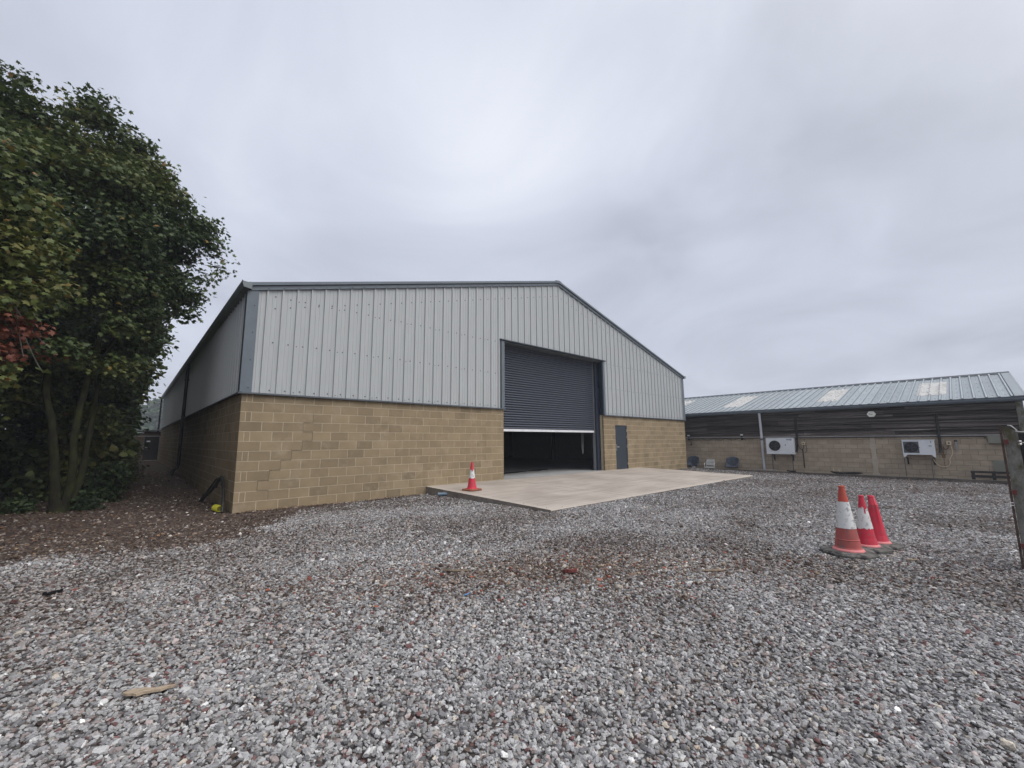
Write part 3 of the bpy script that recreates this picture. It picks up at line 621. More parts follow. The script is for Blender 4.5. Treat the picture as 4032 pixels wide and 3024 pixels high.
# roller shutter
RS = MB(); ysh = 0.34; z = 1.985; pitch = 0.0905
i = 0
while z < 5.14:
    seg = 10
    for j in range(seg):
        t0, t1 = j / seg, (j + 1) / seg
        f_ = lambda t: (0.034 * math.sin(math.pi * min(1, t / 0.84)) ** 0.8 if t < 0.84 else -0.022 * math.sin(math.pi * (t - 0.84) / 0.16))
        za, zb_ = z + pitch * t0, z + pitch * t1
        RS.add([(7.97, ysh - f_(t0), za), (13.70, ysh - f_(t0), za), (13.70, ysh - f_(t1), zb_), (7.97, ysh - f_(t1), zb_)], [(0, 1, 2, 3)], 0)
    z += pitch; i += 1
RSo = RS.build('roller_shutter', M['shutter'], WH, smooth=True)
b_ = MB(); b_.box(7.96, 13.72, ysh - 0.022, ysh + 0.022, 1.905, 1.985); b_.box(7.96, 13.72, ysh - 0.03, ysh + 0.03, 1.897, 1.905); b_.build('bottom_bar', M['alu'], RSo)
for x0, x1 in ((7.962, 8.02), (13.66, 13.72)):
    b_ = MB(); b_.box(x0, x0 + 0.012, ysh - 0.045, ysh + 0.045, 0.22, 5.12); b_.box(x1 - 0.012, x1, ysh - 0.045, ysh + 0.045, 0.22, 5.12, 0)
    b_.box(x0, x1, ysh + 0.045, ysh + 0.055, 0.22, 5.12); b_.build('guide', M['steel_int'] if x0 < 9 else mat('guide_grey', (0.20, 0.21, 0.22), 0.5), RSo)
for bx_ in ((13.722, 13.95), (7.80, 7.955)):
    pc = MB(); pc.box(bx_[0], bx_[1], 0.215, 0.50, 0.22, 5.12); pc.build('door_post', M['navy'], WH)
ch = MB(); pth = [(13.30 + 0.0, 0.75, 2.6), (13.31, 0.75, 1.6), (13.335, 0.75, 1.05), (13.36, 0.75, 0.99), (13.39, 0.75, 1.05), (13.40, 0.75, 1.6), (13.40, 0.75, 2.6)]
ch.tube(spline(pth, 10), 0.010, 6, jit=0.3); ch.build('hand_chain', M['steel_int'], RSo)
# inside
inn = MB(); inn.box(0.22, LX - 0.22, 0.006, LEN - 0.22, 0.05, 0.2165, 0); inn.build('floor', M['concrete_int'], WH)
th = MB(); th.box(7.96, 13.96, -0.004, 0.006, 0.10, 0.2155); th.build('threshold', M['slate_dark'], WH)
for yy in (5.0, 9.9, 14.6, 20.0, 26.0):
    cm = MB(); cm.box(21.40, 21.68, yy - 0.09, yy - 0.078, 0.2165, 5.0); cm.box(21.40, 21.68, yy + 0.078, yy + 0.09, 0.2165, 5.0); cm.box(21.53, 21.55, yy - 0.078, yy + 0.078, 0.2165, 5.0)
    cm.bar((21.5, yy, 4.95), (LX / 2, yy, 4.95 + SL * 10.4), 0.16, 0.4); cm.build('steel_column', M['navy'], WH)
# personnel door
DR = MB(); DR.box(DX0 + 0.03, DX1 - 0.03, 0.03, 0.08, 0.225, 2.215)
DRo = DR.build('door', M['door'], WH)
df = MB(); df.box(DX0 + 0.002, DX0 + 0.028, 0.012, 0.12, 0.22, 2.246); df.box(DX1 - 0.028, DX1 - 0.002, 0.012, 0.12, 0.22, 2.246); df.box(DX0 + 0.028, DX1 - 0.028, 0.012, 0.12, 2.218, 2.246)
df.build('frame', M['slate_dark'], DRo)
h = MB(); h.box(DX0 + 0.075, DX0 + 0.105, 0.018, 0.03, 1.06, 1.36); h.tube([(DX0 + 0.09, 0.03, 1.24), (DX0 + 0.09, -0.03, 1.24), (DX0 + 0.10, -0.035, 1.24), (DX0 + 0.24, -0.035, 1.235)], 0.011, 8)
h.build('handle', M['chrome'], DRo, autosm=40)
for z in (0.45, 1.25, 1.70, 2.0):
    h = MB(); h.tube([(DX1 - 0.03, 0.006, z - 0.06), (DX1 - 0.03, 0.006, z + 0.06)], 0.011, 8); h.build('hinge', M['chrome'], DRo)
ds = MB(); ds.box(DX0, DX1, -0.012, 0.10, 0.2155, 0.225); ds.build('sill', M['slate_dark'], DRo)
# plastic sheet lying in the doorway
ps = MB(); top = []; bot = []
for i in range(40):
    t = i / 39; x = 8.05 + 4.9 * t; y = 1.75 + 0.75 * t + 0.1 * mnoise.noise(Vector((x * 2, 0, 0))); w = (0.22 * (1 - 0.5 * t) if t < 0.62 else (0.05 if t < 0.68 else 0.26 * math.sin(math.pi * min(1, (t - 0.66) / 0.34)) + 0.02)) * (1 + 0.4 * mnoise.noise(Vector((x * 3, 4, 0))))
    top.append((x, y + w, 0.2165)); bot.append((x, y - w, 0.2165))
for i in range(39):
    hh = 0.012 + 0.012 * rnd.random()
    ps.prism([bot[i], bot[i + 1], top[i + 1], top[i]], (0, 0, hh), 0)
tag(ps.build('plastic_sheet', M['black']), 'crumpled strip of black plastic sheet on the floor inside the shutter opening', 'plastic sheet')

# ------------------------------------------------------------------ lean-to behind the left end
LT = empty('outbuilding', (-3, 32.3, 0.2), 'low dark brick outbuilding with a black door at the end of the side passage', 'outbuilding')
def rel(o, root): o.matrix_parent_inverse = Matrix.Translation(-Vector(root.location)); return o
q = MB(); q.box(-9, -0.95, 32.25, 36, -0.1, 2.3, 0); q.box(-0.95, 0.0, 32.3, 36, 2.15, 2.45, 0); q.box(0.02, 0.2, 32.25, 33, 0, 2.45); rel(q.build('wall', M['darkbrick'], LT), LT)
q = MB(); q.prism([(-9, 32.0, 2.25), (0.1, 32.0, 2.56), (0.1, 32.0, 2.62), (-9, 32.0, 2.31)], (0, 4.4, 0)); rel(q.build('roof', mat('lean_roof', (0.30, 0.33, 0.32), 0.7), LT), LT)
q = MB(); q.box(-0.93, 0.0, 32.27, 32.31, 0.22, 2.14); dd = rel(q.build('door', M['timber_fence'], LT), LT)
q = MB(); q.box(-0.78, -0.57, 32.262, 32.27, 1.66, 1.75); rel(q.build('sign', M['white'], dd), LT); dd.children[0].matrix_parent_inverse = Matrix.Translation(-Vector(LT.location)) if False else dd.children[0].matrix_parent_inverse
q = MB(); q.tube([(-0.86, 32.27, 1.22), (-0.86, 32.2, 1.22), (-0.70, 32.2, 1.22)], 0.015, 8); hq = q.build('handle', M['chrome'], dd)
for chd in dd.children: chd.matrix_parent_inverse = Matrix.Identity(4)
q = MB(); q.tube([(-3.5, 31.9, 2.08), (-0.0, 31.9, 2.10), (0.0 - 0.03, 31.9, 2.08), (-0.03, 31.9, 0.3)], 0.025, 8); rel(q.build('pipe', M['steel_int'], LT), LT)
q = MB(); q.box(-6, -0.02, 31.75, 32.24, 0.1, 0.26); rel(q.build('step', M['plank'], LT), LT)

# ------------------------------------------------------------------ old shed on the right
SX = 23.8; SY0, SY1 = -12.62, 24.0
SH = empty('shed', (SX, -3, -0.46), 'long low shed with dark timber boards over dun blockwork and a pale blue ribbed roof', 'shed')
shz = [round(-0.46 + 0.2195 * i, 4) for i in range(10)]
b = MB(); blockwall(b, (SX, SY0, 0), (0, 1, 0), (-1, 0, 0), SY1 - SY0, shz, seed=9, H=0.2195, jt=0.014)
b.box(SX + 0.25, SX + 12, SY0 + 0.02, SY0 + 0.2, -0.5, 3.0, 0)
rel(b.build('block_wall', [M['shed_block'], M['shed_mortar']], SH), SH)
# toothed pier
q = MB()
for i, z in enumerate([x for x in shz if x < 1.7]):
    w = 0.17 if i % 3 != 1 else 0.25
    q.box(SX - 0.018, SX - 0.004, -8.02 - w / 2, -8.02 + w / 2, z, z + 0.2195, 0, 0.7)
rel(q.build('pier', [mat('pier_render', (0.46, 0.40, 0.32), 0.9, 0, 0.12, 4, bump=0.2)], SH), SH)
# waney boards
tb = MB(); nb = 8; zb0, zb1 = 1.70, 3.0
hb = (zb1 - zb0) / nb; zoff = [0, .03, -.02, .025, -.03, .02, -.015, .02, 0]
for i in range(nb):
    y = SY0 + 0.15; z0 = zb0 + hb * i + zoff[i]; ztp = zb0 + hb * (i + 1) + zoff[i + 1]
    while y < SY1:
        ln = rnd.uniform(3.0, 4.6); y1 = min(SY1, y + ln); ns = 14; tone = min(1, max(0, rnd.gauss(0.5, 0.28)))
        low = [z0 + 0.048 * mnoise.noise(Vector((yy * 0.7, i * 9.1, 1))) + 0.014 * mnoise.noise(Vector((yy * 3.1, i * 5.0, 7))) for yy in [y + (y1 - y) * k / ns for k in range(ns + 1)]]
        for k in range(ns):
            ya, yb = y + (y1 - y) * k / ns, y + (y1 - y) * (k + 1) / ns - (0.006 if k == ns - 1 else 0)
            za, zb = low[k] + 0.012, low[k + 1] + 0.012; zt = ztp - 0.004
            xo, xi = SX - 0.09, SX - 0.012
            tb.add([(xo, ya, za), (xo, yb, zb), (xi, yb, zt), (xi, ya, zt)], [(0, 3, 2, 1)], 0, tone)
            tb.add([(xo, ya, za), (xi + 0.01, ya, za), (xi + 0.01, yb, zb), (xo, yb, zb)], [(0, 3, 2, 1)], 0, tone)
        y = y1
tb.box(SX - 0.012, SX + 0.1, SY0 + 0.12, SY1, 1.74, 3.05, 1)  # black backing added to make the shade in the board gaps
rel(tb.build('timber_boards', [M['timber'], M['black']], SH), SH)
q = MB(); q.box(SX - 0.09, SX + 0.1, SY0 - 0.02, SY0 + 0.17, -0.46, 3.05); rel(q.build('corner_post', M['postcon'], SH), SH)
# roof
KR = 0.25; RXE, RZE, RXR = 23.66, 3.13, 30.0
def rz_(x): return RZE + KR * (x - RXE)
_R = list(RIB); RIB[:] = [(-0.048, 0), (-0.024, 0.052), (0.024, 0.052), (0.048, 0)]
ro = MB(); prr = prof(SY0 - 0.10, SY1, SY0 + 0.22)
skies = [(-10.60, -9.62), (-6.74, -5.76), (-2.02, -1.04), (2.2, 3.2)]
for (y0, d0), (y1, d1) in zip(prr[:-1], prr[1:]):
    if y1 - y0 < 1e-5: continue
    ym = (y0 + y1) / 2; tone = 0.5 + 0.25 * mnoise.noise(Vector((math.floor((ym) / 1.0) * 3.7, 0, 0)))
    if abs(d1 - d0) > 0.02: tone = 0.0  # rib shadow lines painted in: flanks darkened, crowns lightened
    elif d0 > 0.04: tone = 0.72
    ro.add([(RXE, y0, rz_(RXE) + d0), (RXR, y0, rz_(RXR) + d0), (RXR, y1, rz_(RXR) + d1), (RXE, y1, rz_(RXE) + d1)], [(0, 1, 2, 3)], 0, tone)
for y0_ in np.arange(SY0 + 0.22, SY1, 0.3333):
    for xx in (24.2, 25.3, 26.4, 27.5, 28.6, 29.5):
        ro.disc((xx, y0_ + 0.16, rz_(xx)), (-KR, 0, 1), 0.022, 6, 1, 0.01)
ro.prism([(RXE, SY0 - 0.14, RZE - 0.12), (RXR, SY0 - 0.14, rz_(RXR) - 0.12), (RXR, SY0 - 0.14, rz_(RXR) + 0.045), (RXE, SY0 - 0.14, RZE + 0.045)], (0, 0.03, 0), 0, 0.4)
ro.add([(RXE, SY0 - 0.14, RZE + 0.046), (RXR, SY0 - 0.14, rz_(RXR) + 0.046), (RXR, SY0 + 0.16, rz_(RXR) + 0.046), (RXE, SY0 + 0.16, RZE + 0.046)], [(0, 1, 2, 3)], 0, 0.35)
ro.add([(RXR, SY0 - 0.1, rz_(RXR)), (RXR + 6.3, SY0 - 0.1, RZE), (RXR + 6.3, SY1, RZE), (RXR, SY1, rz_(RXR))], [(0, 1, 2, 3)], 0, 0.5)
ro.add([(SX, SY0 + 0.1, 2.9), (SX + 12, SY0 + 0.1, 2.9), (RXR, SY0 + 0.1, rz_(RXR))], [(0, 1, 2)], 0, 0.3)
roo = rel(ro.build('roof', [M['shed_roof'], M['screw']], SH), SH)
q = MB(); q.prism([(RXR - 0.22, SY0 - 0.12, rz_(RXR) - 0.03), (RXR, SY0 - 0.12, rz_(RXR) + 0.05), (RXR + 0.22, SY0 - 0.12, rz_(RXR) - 0.03), (RXR, SY0 - 0.12, rz_(RXR) + 0.09)], (0, SY1 - SY0 + 0.1, 0))
q.build('ridge_cap', M['slate_dark'], roo)
for y0, y1 in skies:
    q = MB(); xa, xb = 25.05, 28.62
    for (u0, d0), (u1, d1) in zip(*(lambda p: (p[:-1], p[1:]))(prof(y0, y1, SY0 + 0.22))):
        if u1 - u0 < 1e-5: continue
        q.add([(xa, u0, rz_(xa) + d0 + .012), (xb, u0, rz_(xb) + d0 + .012), (xb, u1, rz_(xb) + d1 + .012), (xa, u1, rz_(xa) + d1 + .012)], [(0, 1, 2, 3)], 0)
    q.add([(xa, y0, rz_(xa) - .01), (xa, y1, rz_(xa) - .01), (xa, y1, rz_(xa) + .012), (xa, y0, rz_(xa) + .012)], [(0, 1, 2, 3)], 0)
    for xx in (25.5, 26.6, 27.7): q.disc((xx, y0 + 0.25, rz_(xx) + .012), (-KR, 0, 1), 0.03, 6, 1, 0.01); q.disc((xx + .3, y0 + 0.62, rz_(xx + .3) + .012), (-KR, 0, 1), 0.03, 6, 1, 0.01)
    q.build('skylight', [M['skylight'], M['screw']], roo)
q = MB(); q.prism([(23.72, SY0 - 0.16, 3.135), (23.58, SY0 - 0.16, 3.145), (23.565, SY0 - 0.16, 3.05), (23.60, SY0 - 0.16, 2.98), (23.72, SY0 - 0.16, 2.965)], (0, SY1 - SY0, 0)); q.box(23.555, 23.58, SY0 - 0.16, SY1 - .2, 3.128, 3.15)
rel(q.build('gutter', M['slate'], SH), SH)
q = MB(); q.tube([(23.65, -3.41, 2.98), (23.68, -3.41, 2.85), (23.70, -3.41, 2.7), (23.70, -3.43, -0.05)], 0.062, 12); q.tube([(23.70, -3.42, 1.50), (23.70, -3.42, 1.60)], 0.072, 12, 1)
rel(q.build('downpipe', [M['white_pipe'], M['slate']], SH, autosm=40), SH)
q = MB(); q.tube([(SX - 0.11, SY0 + 0.1, 1.655), (SX - 0.07, SY1, 1.655)], 0.022, 8); q.box(SX - 0.05, SX - 0.01, SY0, SY1, 1.60, 1.63, 1)
y = SY0 + 0.6
while y < SY1: q.box(SX - 0.1, SX, y - 0.02, y + 0.02, 1.625, 1.69, 1); y += 1.8
rel(q.build('conduit', [mat('conduit_grey', (0.30, 0.30, 0.31), 0.45), M['black']], SH), SH)
# festoon cable with dark bosses
q = MB(); pts = []
for k in range(5):
    y0 = 0.6 - k * 0.72
    pts += [(SX - 0.05, y0, 1.60), (SX - 0.05, y0 - 0.36, 1.52)]
q.tube(spline(pts, 5), 0.010, 6); tag(q.build('sagging_cable', M['black']), 'thin black cable sagging in loops under the shed conduit left of the downpipe', 'cable')
for y, lb in ((0.62, 'tiny white topped floodlight on the shed boards next to the warehouse corner'), (-2.42, 'small floodlight with pale top on the shed boards just left of the downpipe')):
    o = empty('floodlight', (SX - 0.08, y, 1.75), lb, 'floodlight', 'small floodlights on the shed')
    q = MB(); q.box(-0.06, 0.02, -0.06, 0.06, 0.02, 0.09); q.build('head', M['white'], o)
    q = MB(); q.box(-0.03, 0.03, -0.045, 0.045, -0.24, 0.02); q.build('bracket', M['black'], o)
o = empty('hanging_lamp', (SX - 0.07, 0.50, 1.3), 'dark bulb hanging on a short cable beside the warehouse corner', 'lamp')
q = MB(); q.tube([(0, 0, 0.0), (0, 0, 0.30)], 0.012, 6); q.build('cable', M['black'], o)
q = MB(); q.lathe([(0.0, -0.09), (0.045, -0.06), (0.05, -0.02), (0.02, 0.02), (0.0, 0.03)], 12); q.build('bulb', M['black'], o, smooth=True)

# kerb in front of the sunken strip
q = MB(); y = -15.0
while y < 24:
    y1 = y + 2.4; dzk = rnd.uniform(-0.008, 0.008)
    q.box(22.93, 23.10, y, y1 - 0.012, -0.5, -0.085 + dzk); y = y1
q.box(23.12, 23.22, -15, 24, -0.5, -0.125)
tag(q.build('kerb', M['kerb']), kind='structure')

# condensing units -----------------------------------------------------------
def fan(parent, y, z, r, x, square=None):
    q = MB()
    if square: q.box(x - 0.004, x - 0.001, square[0], square[1], square[2], square[3], 1)
    q.tube([(x - 0.012, y, z), (x - 0.005, y, z)], r, 28, 0)
    fo_ = q.build('fan_grille', [M['grille'], mat('fan_panel', (0.10, 0.11, 0.11), 0.6)], parent)
    q = MB()
    for k in range(5):
        a = k * 2 * math.pi / 5 + 0.3
        q.prism([(x - 0.016, y + r * 0.18 * math.cos(a), z + r * 0.18 * math.sin(a)), (x - 0.016, y + r * 0.86 * math.cos(a + 0.15), z + r * 0.86 * math.sin(a + 0.15)), (x - 0.016, y + r * 0.80 * math.cos(a + 0.75), z + r * 0.80 * math.sin(a + 0.75)), (x - 0.016, y + r * 0.18 * math.cos(a + 0.9), z + r * 0.18 * math.sin(a + 0.9))], (-0.002, 0, 0))
    q.tube([(x - 0.022, y, z), (x - 0.013, y, z)], r * 0.2, 14)
    q.build('fan_blades', M['blade'], fo_)
    q = MB()
    for rr in (0.35, 0.6, 0.85, 1.02):
        q.tube([(x - 0.026, y + r * rr * math.cos(t), z + r * rr * math.sin(t)) for t in np.linspace(0, 2 * math.pi, 29)], 0.0035, 5, cap=False)
    for k in range(4):
        a = math.pi / 4 + k * math.pi / 2; q.tube([(x - 0.026, y, z), (x - 0.026, y + r * 1.12 * math.cos(a), z + r * 1.12 * math.sin(a))], 0.005, 5)
    q.build('guard', M['black'], fo_)
A1 = empty('condensing_unit', (23.6, -4.3, 0.77), 'white condensing unit with blue lettering and big round fan beside the downpipe', 'condensing unit', 'condensing units on the shed wall')
def put(o, root): o.location = -Vector(root.location); return o
q = MB(); q.box(23.40, 23.76, -4.95, -3.70, 0.775, 1.61); q.box(23.392, 23.40, -4.95, -3.70, 1.59, 1.615); q.box(23.394, 23.40, -4.93, -4.52, 0.80, 1.575)
put(q.build('casing', M['white'], A1), A1)
hold = bpy.data.objects.new('fan', None)
fan_root = A1
def fan2(root, *a, **k):
    before = set(root.children); fan(root, *a, **k)
    for c_ in root.children:
        if c_ not in before: put(c_, root)
fan2(A1, -4.10, 1.21, 0.262, 23.40)
q = MB()
yt = -4.66
for k, (w, hh, zo) in enumerate(((0.020, 0.062, 0), (0.018, 0.040, 0), (0.018, 0.045, 0), (0.010, 0.062, 0), None and 0 or (0.012, 0.012, 0), (0.022, 0.062, 0.004), (0.018, 0.042, 0), (0.020, 0.044, 0), (0.016, 0.066, 0))):
    q.box(23.3905, 23.3935, yt - w, yt, 1.495 + zo, 1.495 + hh + zo, 0); q.box(23.3905, 23.3935, yt - w - 0.004, yt - w, 1.495, 1.505, 0); yt -= w + 0.006
q.box(23.3905, 23.3935, yt + 0.002, yt + 0.03, 1.465, 1.485, 0)
put(q.build('blue_lettering', M['blue'], A1), A1)
q = MB(); q.box(23.3905, 23.3935, -4.60, -4.575, 1.20, 1.29); put(q.build('latch', M['screw'], A1), A1)
for zz_ in (1.53, 0.86):
    q = MB(); q.disc((23.393, -4.90, zz_), (-1, 0, 0), 0.017, 10); put(q.build('panel_lock', M['screw'], A1), A1)
for y in (-3.95, -4.80):
    q = MB(); q.box(23.42, 23.80, y - 0.02, y + 0.02, 0.74, 0.773); q.box(23.76, 23.795, y - 0.02, y + 0.02, 0.42, 0.74); q.bar((23.5, y, 0.73), (23.78, y, 0.48), 0.02, 0.03)
    put(q.build('bracket', M['black'], A1), A1)
for y in (-3.92, -4.84):
    q = MB(); q.box(23.44, 23.475, y - 0.018, y + 0.018, -0.46, 0.74); put(q.build('leg', mat('leg_grey', (0.10, 0.10, 0.11), 0.6), A1), A1)
A2 = empty('condensing_unit', (23.6, -9.55, 0.74), 'white condensing unit with square fan panel and notched feet nearest the gate post', 'condensing unit', 'condensing units on the shed wall')
q = MB(); q.box(23.40, 23.76, -10.06, -9.05, 0.86, 1.465); q.box(23.385, 23.775, -10.08, -9.03, 1.465, 1.49)
q.prism([(23.395, -9.05, 0.86), (23.395, -9.06, 0.74), (23.395, -9.10, 0.74), (23.395, -9.19, 0.845), (23.395, -9.93, 0.845), (23.395, -10.02, 0.74), (23.395, -10.06, 0.74), (23.395, -10.06, 0.86)], (0.02, 0, 0))
q.box(23.392, 23.40, -9.62, -9.585, 0.88, 1.45)
put(q.build('casing', M['white'], A2), A2)
fan2(A2, -9.335, 1.165, 0.212, 23.40, square=(-9.575, -9.085, 0.92, 1.405))
mst = mat('sticker_white', (0.78, 0.8, 0.82), 0.5)
for nm_, bb_, mt_ in (('sticker', (-9.76, -9.67, 1.37, 1.44), mst), ('badge', (-9.97, -9.88, 1.21, 1.235), M['screw']), ('badge', (-9.97, -9.945, 1.36, 1.42), M['screw']), ('latch', (-9.60, -9.56, 1.145, 1.165), M['screw'])):
    q = MB(); q.box(23.388, 23.40, *bb_); put(q.build(nm_, mt_, A2), A2)
for y in (-9.15, -9.98):
    q = MB(); q.box(23.42, 23.80, y - 0.02, y + 0.02, 0.70, 0.738); q.box(23.76, 23.795, y - 0.025, y + 0.025, 0.42, 0.70); put(q.build('bracket', M['black'], A2), A2)
    q = MB(); q.box(23.44, 23.475, y + 0.07, y + 0.10, -0.46, 0.70); put(q.build('leg', mat('leg_green', (0.11, 0.12, 0.12), 0.6), A2), A2)
# lagged black pipe runs
def piperun(pts, r, lb):
    q = MB(); q.tube(spline(pts, 6), r, 8, jit=0.12); tag(q.build('lagged_pipe', M['black'], autosm=60), lb, 'pipe', 'lagged pipe runs on the shed wall')
piperun([(SX - 0.08, -5.07, 2.62), (SX - 0.09, -5.07, 2.2), (SX - 0.12, -5.06, 1.5), (SX - 0.12, -5.04, 1.15), (SX - 0.16, -5.0, 0.90)], 0.045, 'lumpy black lagged pipe rising up the boards from the lettered unit')
piperun([(SX - 0.08, -10.22, 2.57), (SX - 0.09, -10.22, 2.2), (SX - 0.12, -10.22, 1.5), (SX - 0.12, -10.21, 1.15), (SX - 0.16, -10.18, 0.92)], 0.045, 'lumpy black lagged pipe rising up the boards from the square panelled unit')
def isolator(y, z, lb, tail):
    o = empty('isolator_switch', (SX - 0.05, y, z), lb, 'switch', 'isolator switches on the shed wall')
    q = MB(); q.box(-0.045, 0.04, -0.07, 0.07, -0.075, 0.075); q.build('box', M['cream'], o)
    q = MB(); q.tube([(-0.058, 0, 0), (-0.045, 0, 0)], 0.032, 14); q.obox((-0.066, 0, 0), (0.016, 0.012, 0.055), Matrix.Identity(3)); q.build('knob', mat('knob_brown', (0.10, 0.05, 0.03), 0.5), o)
    for nm, pts, r, mt in tail:
        q = MB(); q.tube(spline(pts, 8), r, 7); q.build(nm, mt, o)
isolator(-5.31, 1.33, 'cream isolator switch on a black cable right of the lettered unit', [
    ('cable', [(0.0, 0, -0.07), (-0.02, 0.0, -0.2), (-0.02, 0.07, -0.32), (-0.02, 0.16, -0.26), (-0.02, 0.24, -0.05)], 0.012, M['black']),
    ('cable', [(-0.01, 0.06, -0.30), (-0.01, 0.05, -0.7), (-0.01, 0.05, -1.25)], 0.020, M['black']),
    ('cable', [(0, -0.06, 0.22), (0, -0.04, 0.12), (0, -0.10, -0.1), (0, -0.11, -0.35), (0, -0.02, -0.5)], 0.008, M['black'])])
isolator(-10.48, 1.34, 'cream isolator switch with looping pale cable beside the square panelled unit', [
    ('cable', [(0, 0.03, -0.07), (0, 0.05, -0.22), (0, 0.14, -0.26), (0, 0.20, -0.12)], 0.012, mat('brown_cable', (0.09, 0.035, 0.02), 0.6)),
    ('cable', [(-0.01, -0.04, -0.07), (-0.01, -0.06, -0.2), (-0.01, -0.08, -0.34)], 0.010, M['cream']),
    ('cable', [(-0.01, -0.08, -0.34), (-0.01, -0.03, -0.52), (-0.01, 0.04, -0.66), (-0.01, 0.05, -0.86), (-0.01, 0.15, -0.98), (-0.01, 0.33, -0.98), (-0.01, 0.48, -0.82), (-0.01, 0.53, -0.6)], 0.013, M['cream'])])
q = MB(); q.box(SX - 0.05, SX, -10.72, -10.66, 1.02, 1.40); q.box(SX - 0.07, SX, -10.73, -10.64, 1.40, 1.46, 1); tag(q.build('thermometer_tube', [M['steel_int'], M['black']]), 'thin grey tube with black cap to the right of the cream isolator', 'tube')
# rust streak under the pipe is a stain on the wall: thin sheet on the block face
q = MB()
for k in range(16):
    zt_ = 1.15 - k * 0.055; w_ = 0.030 * (1 - k / 20) * rnd.uniform(0.7, 1.3) + (0.035 if k in (5, 6, 7) else 0)
    q.box(SX - 0.0065, SX - 0.003, -10.27 - w_ + rnd.uniform(-.008, .008), -10.27 + w_, zt_ - 0.055, zt_)
rel(q.build('rust_stain', mat('rust_stain', (0.19, 0.125, 0.075), 0.95, 0, 0.5, 8, (1, 3, 1)), SH), SH)
# alarm box
o = empty('alarm_box', (SX - 0.07, -8.11, 2.68), 'white six sided alarm box on the dark shed boards', 'alarm box')
q = MB(); hx = [(0, 0.165, 0.0), (0, 0.085, 0.125), (0, -0.085, 0.125), (0, -0.165, 0.0), (0, -0.085, -0.125), (0, 0.085, -0.125)]
q.prism(hx, (-0.07, 0, 0)); q.build('cover', mat('alarm_white', (0.80, 0.80, 0.72), 0.5, 0, 0.04, 5), o)
q = MB(); q.box(-0.0735, -0.0705, -0.055, 0.035, 0.045, 0.058); q.box(-0.0735, -0.0705, -0.05, 0.06, -0.035, -0.012); q.box(-0.0735, -0.0705, 0.05, 0.095, 0.005, 0.03); q.box(-0.0735, -0.0705, 0.065, 0.08, -0.008, 0.045)
q.build('faded_print', mat('faded_print', (0.22, 0.23, 0.21), 0.6), o)
q = MB(); q.box(-0.05, 0.0, -0.08, 0.08, -0.16, -0.125); q.build('base', M['black'], o)
# vent boxes
q = MB(); q.prism([(SX - 0.004, -11.48, 1.64), (SX - 0.25, -11.58, 1.62), (SX - 0.25, -11.58, 1.33), (SX - 0.004, -11.60, 1.30)], (0, -0.7, 0)); tag(q.build('vent_box', M['greygreen']), 'grey green louvre box high on the shed wall half hidden by the gate post', 'vent box')
q = MB(); q.box(SX - 0.08, SX - 0.004, -12.3, -11.62, 0.20, 0.66); tag(q.build('wall_panel', M['greygreen']), 'dull olive panel low on the shed wall above the black pallet', 'panel')
# pallet leaning at kerb
o = empty('pallet', (23.35, -11.6, -0.46), 'black stained pallet on edge at the foot of the shed near the gate post', 'pallet')
for i, (z0, z1) in enumerate(((0.62, 0.70), (0.44, 0.54), (0.25, 0.36), (0.05, 0.15))):
    q = MB(); q.box(-0.02, 0.0, -0.75, 0.62, z0, z1); q.build('board', M['pallet'], o)
for y in (0.55, 0.0, -0.68):
    q = MB(); q.box(0.003, 0.10, y - 0.04, y + 0.06, 0.0, 0.70); q.build('bearer', M['pallet'], o)
# planks, hose, pile by kerb
q = MB(); q.box(23.11, 23.40, -4.15, -2.95, -0.10, -0.035); q.box(23.14, 23.44, -4.0, -3.1, -0.165, -0.105, 0); tag(q.build('timber_plank', M['plank']), 'pale grey plank lying on the kerb below the shed downpipe', 'plank')
q = MB(); q.tube([(23.2, -4.62, -0.05), (23.0, -4.85, -0.055), (22.98, -5.05, -0.04)], 0.035, 10); tag(q.build('pipe_offcut', M['black']), 'short black pipe offcut on the kerb below the lettered condensing unit', 'pipe')
q = MB()
for k in range(7):
    a0 = rnd.uniform(0, 6.28); q.tube([(23.3 + 0.12 * math.cos(t + a0), -7.0 + (0.30 + 0.05 * k) * math.sin(t + a0), -0.12 + 0.016 * k + 0.015 * math.sin(3 * t)) for t in np.linspace(0, 6.0, 26)], 0.014, 6)
tag(q.build('hose_coil', M['black']), 'flat coil of black hose on the kerb left of the toothed pier', 'hose')
for k, (y, dy, lb) in enumerate(((-6.56, 0.10, 'leftmost of two thin pale canes leaning on the shed wall'), (-6.82, 0.16, 'second, shorter of two thin pale canes leaning on the shed wall'))):
    q = MB(); q.tube([(23.3, y, -0.12), (23.6, y + dy, 0.12 - 0.03 * k)], 0.008, 6); tag(q.build('cane', M['cream']), lb, 'cane', 'canes by the shed')

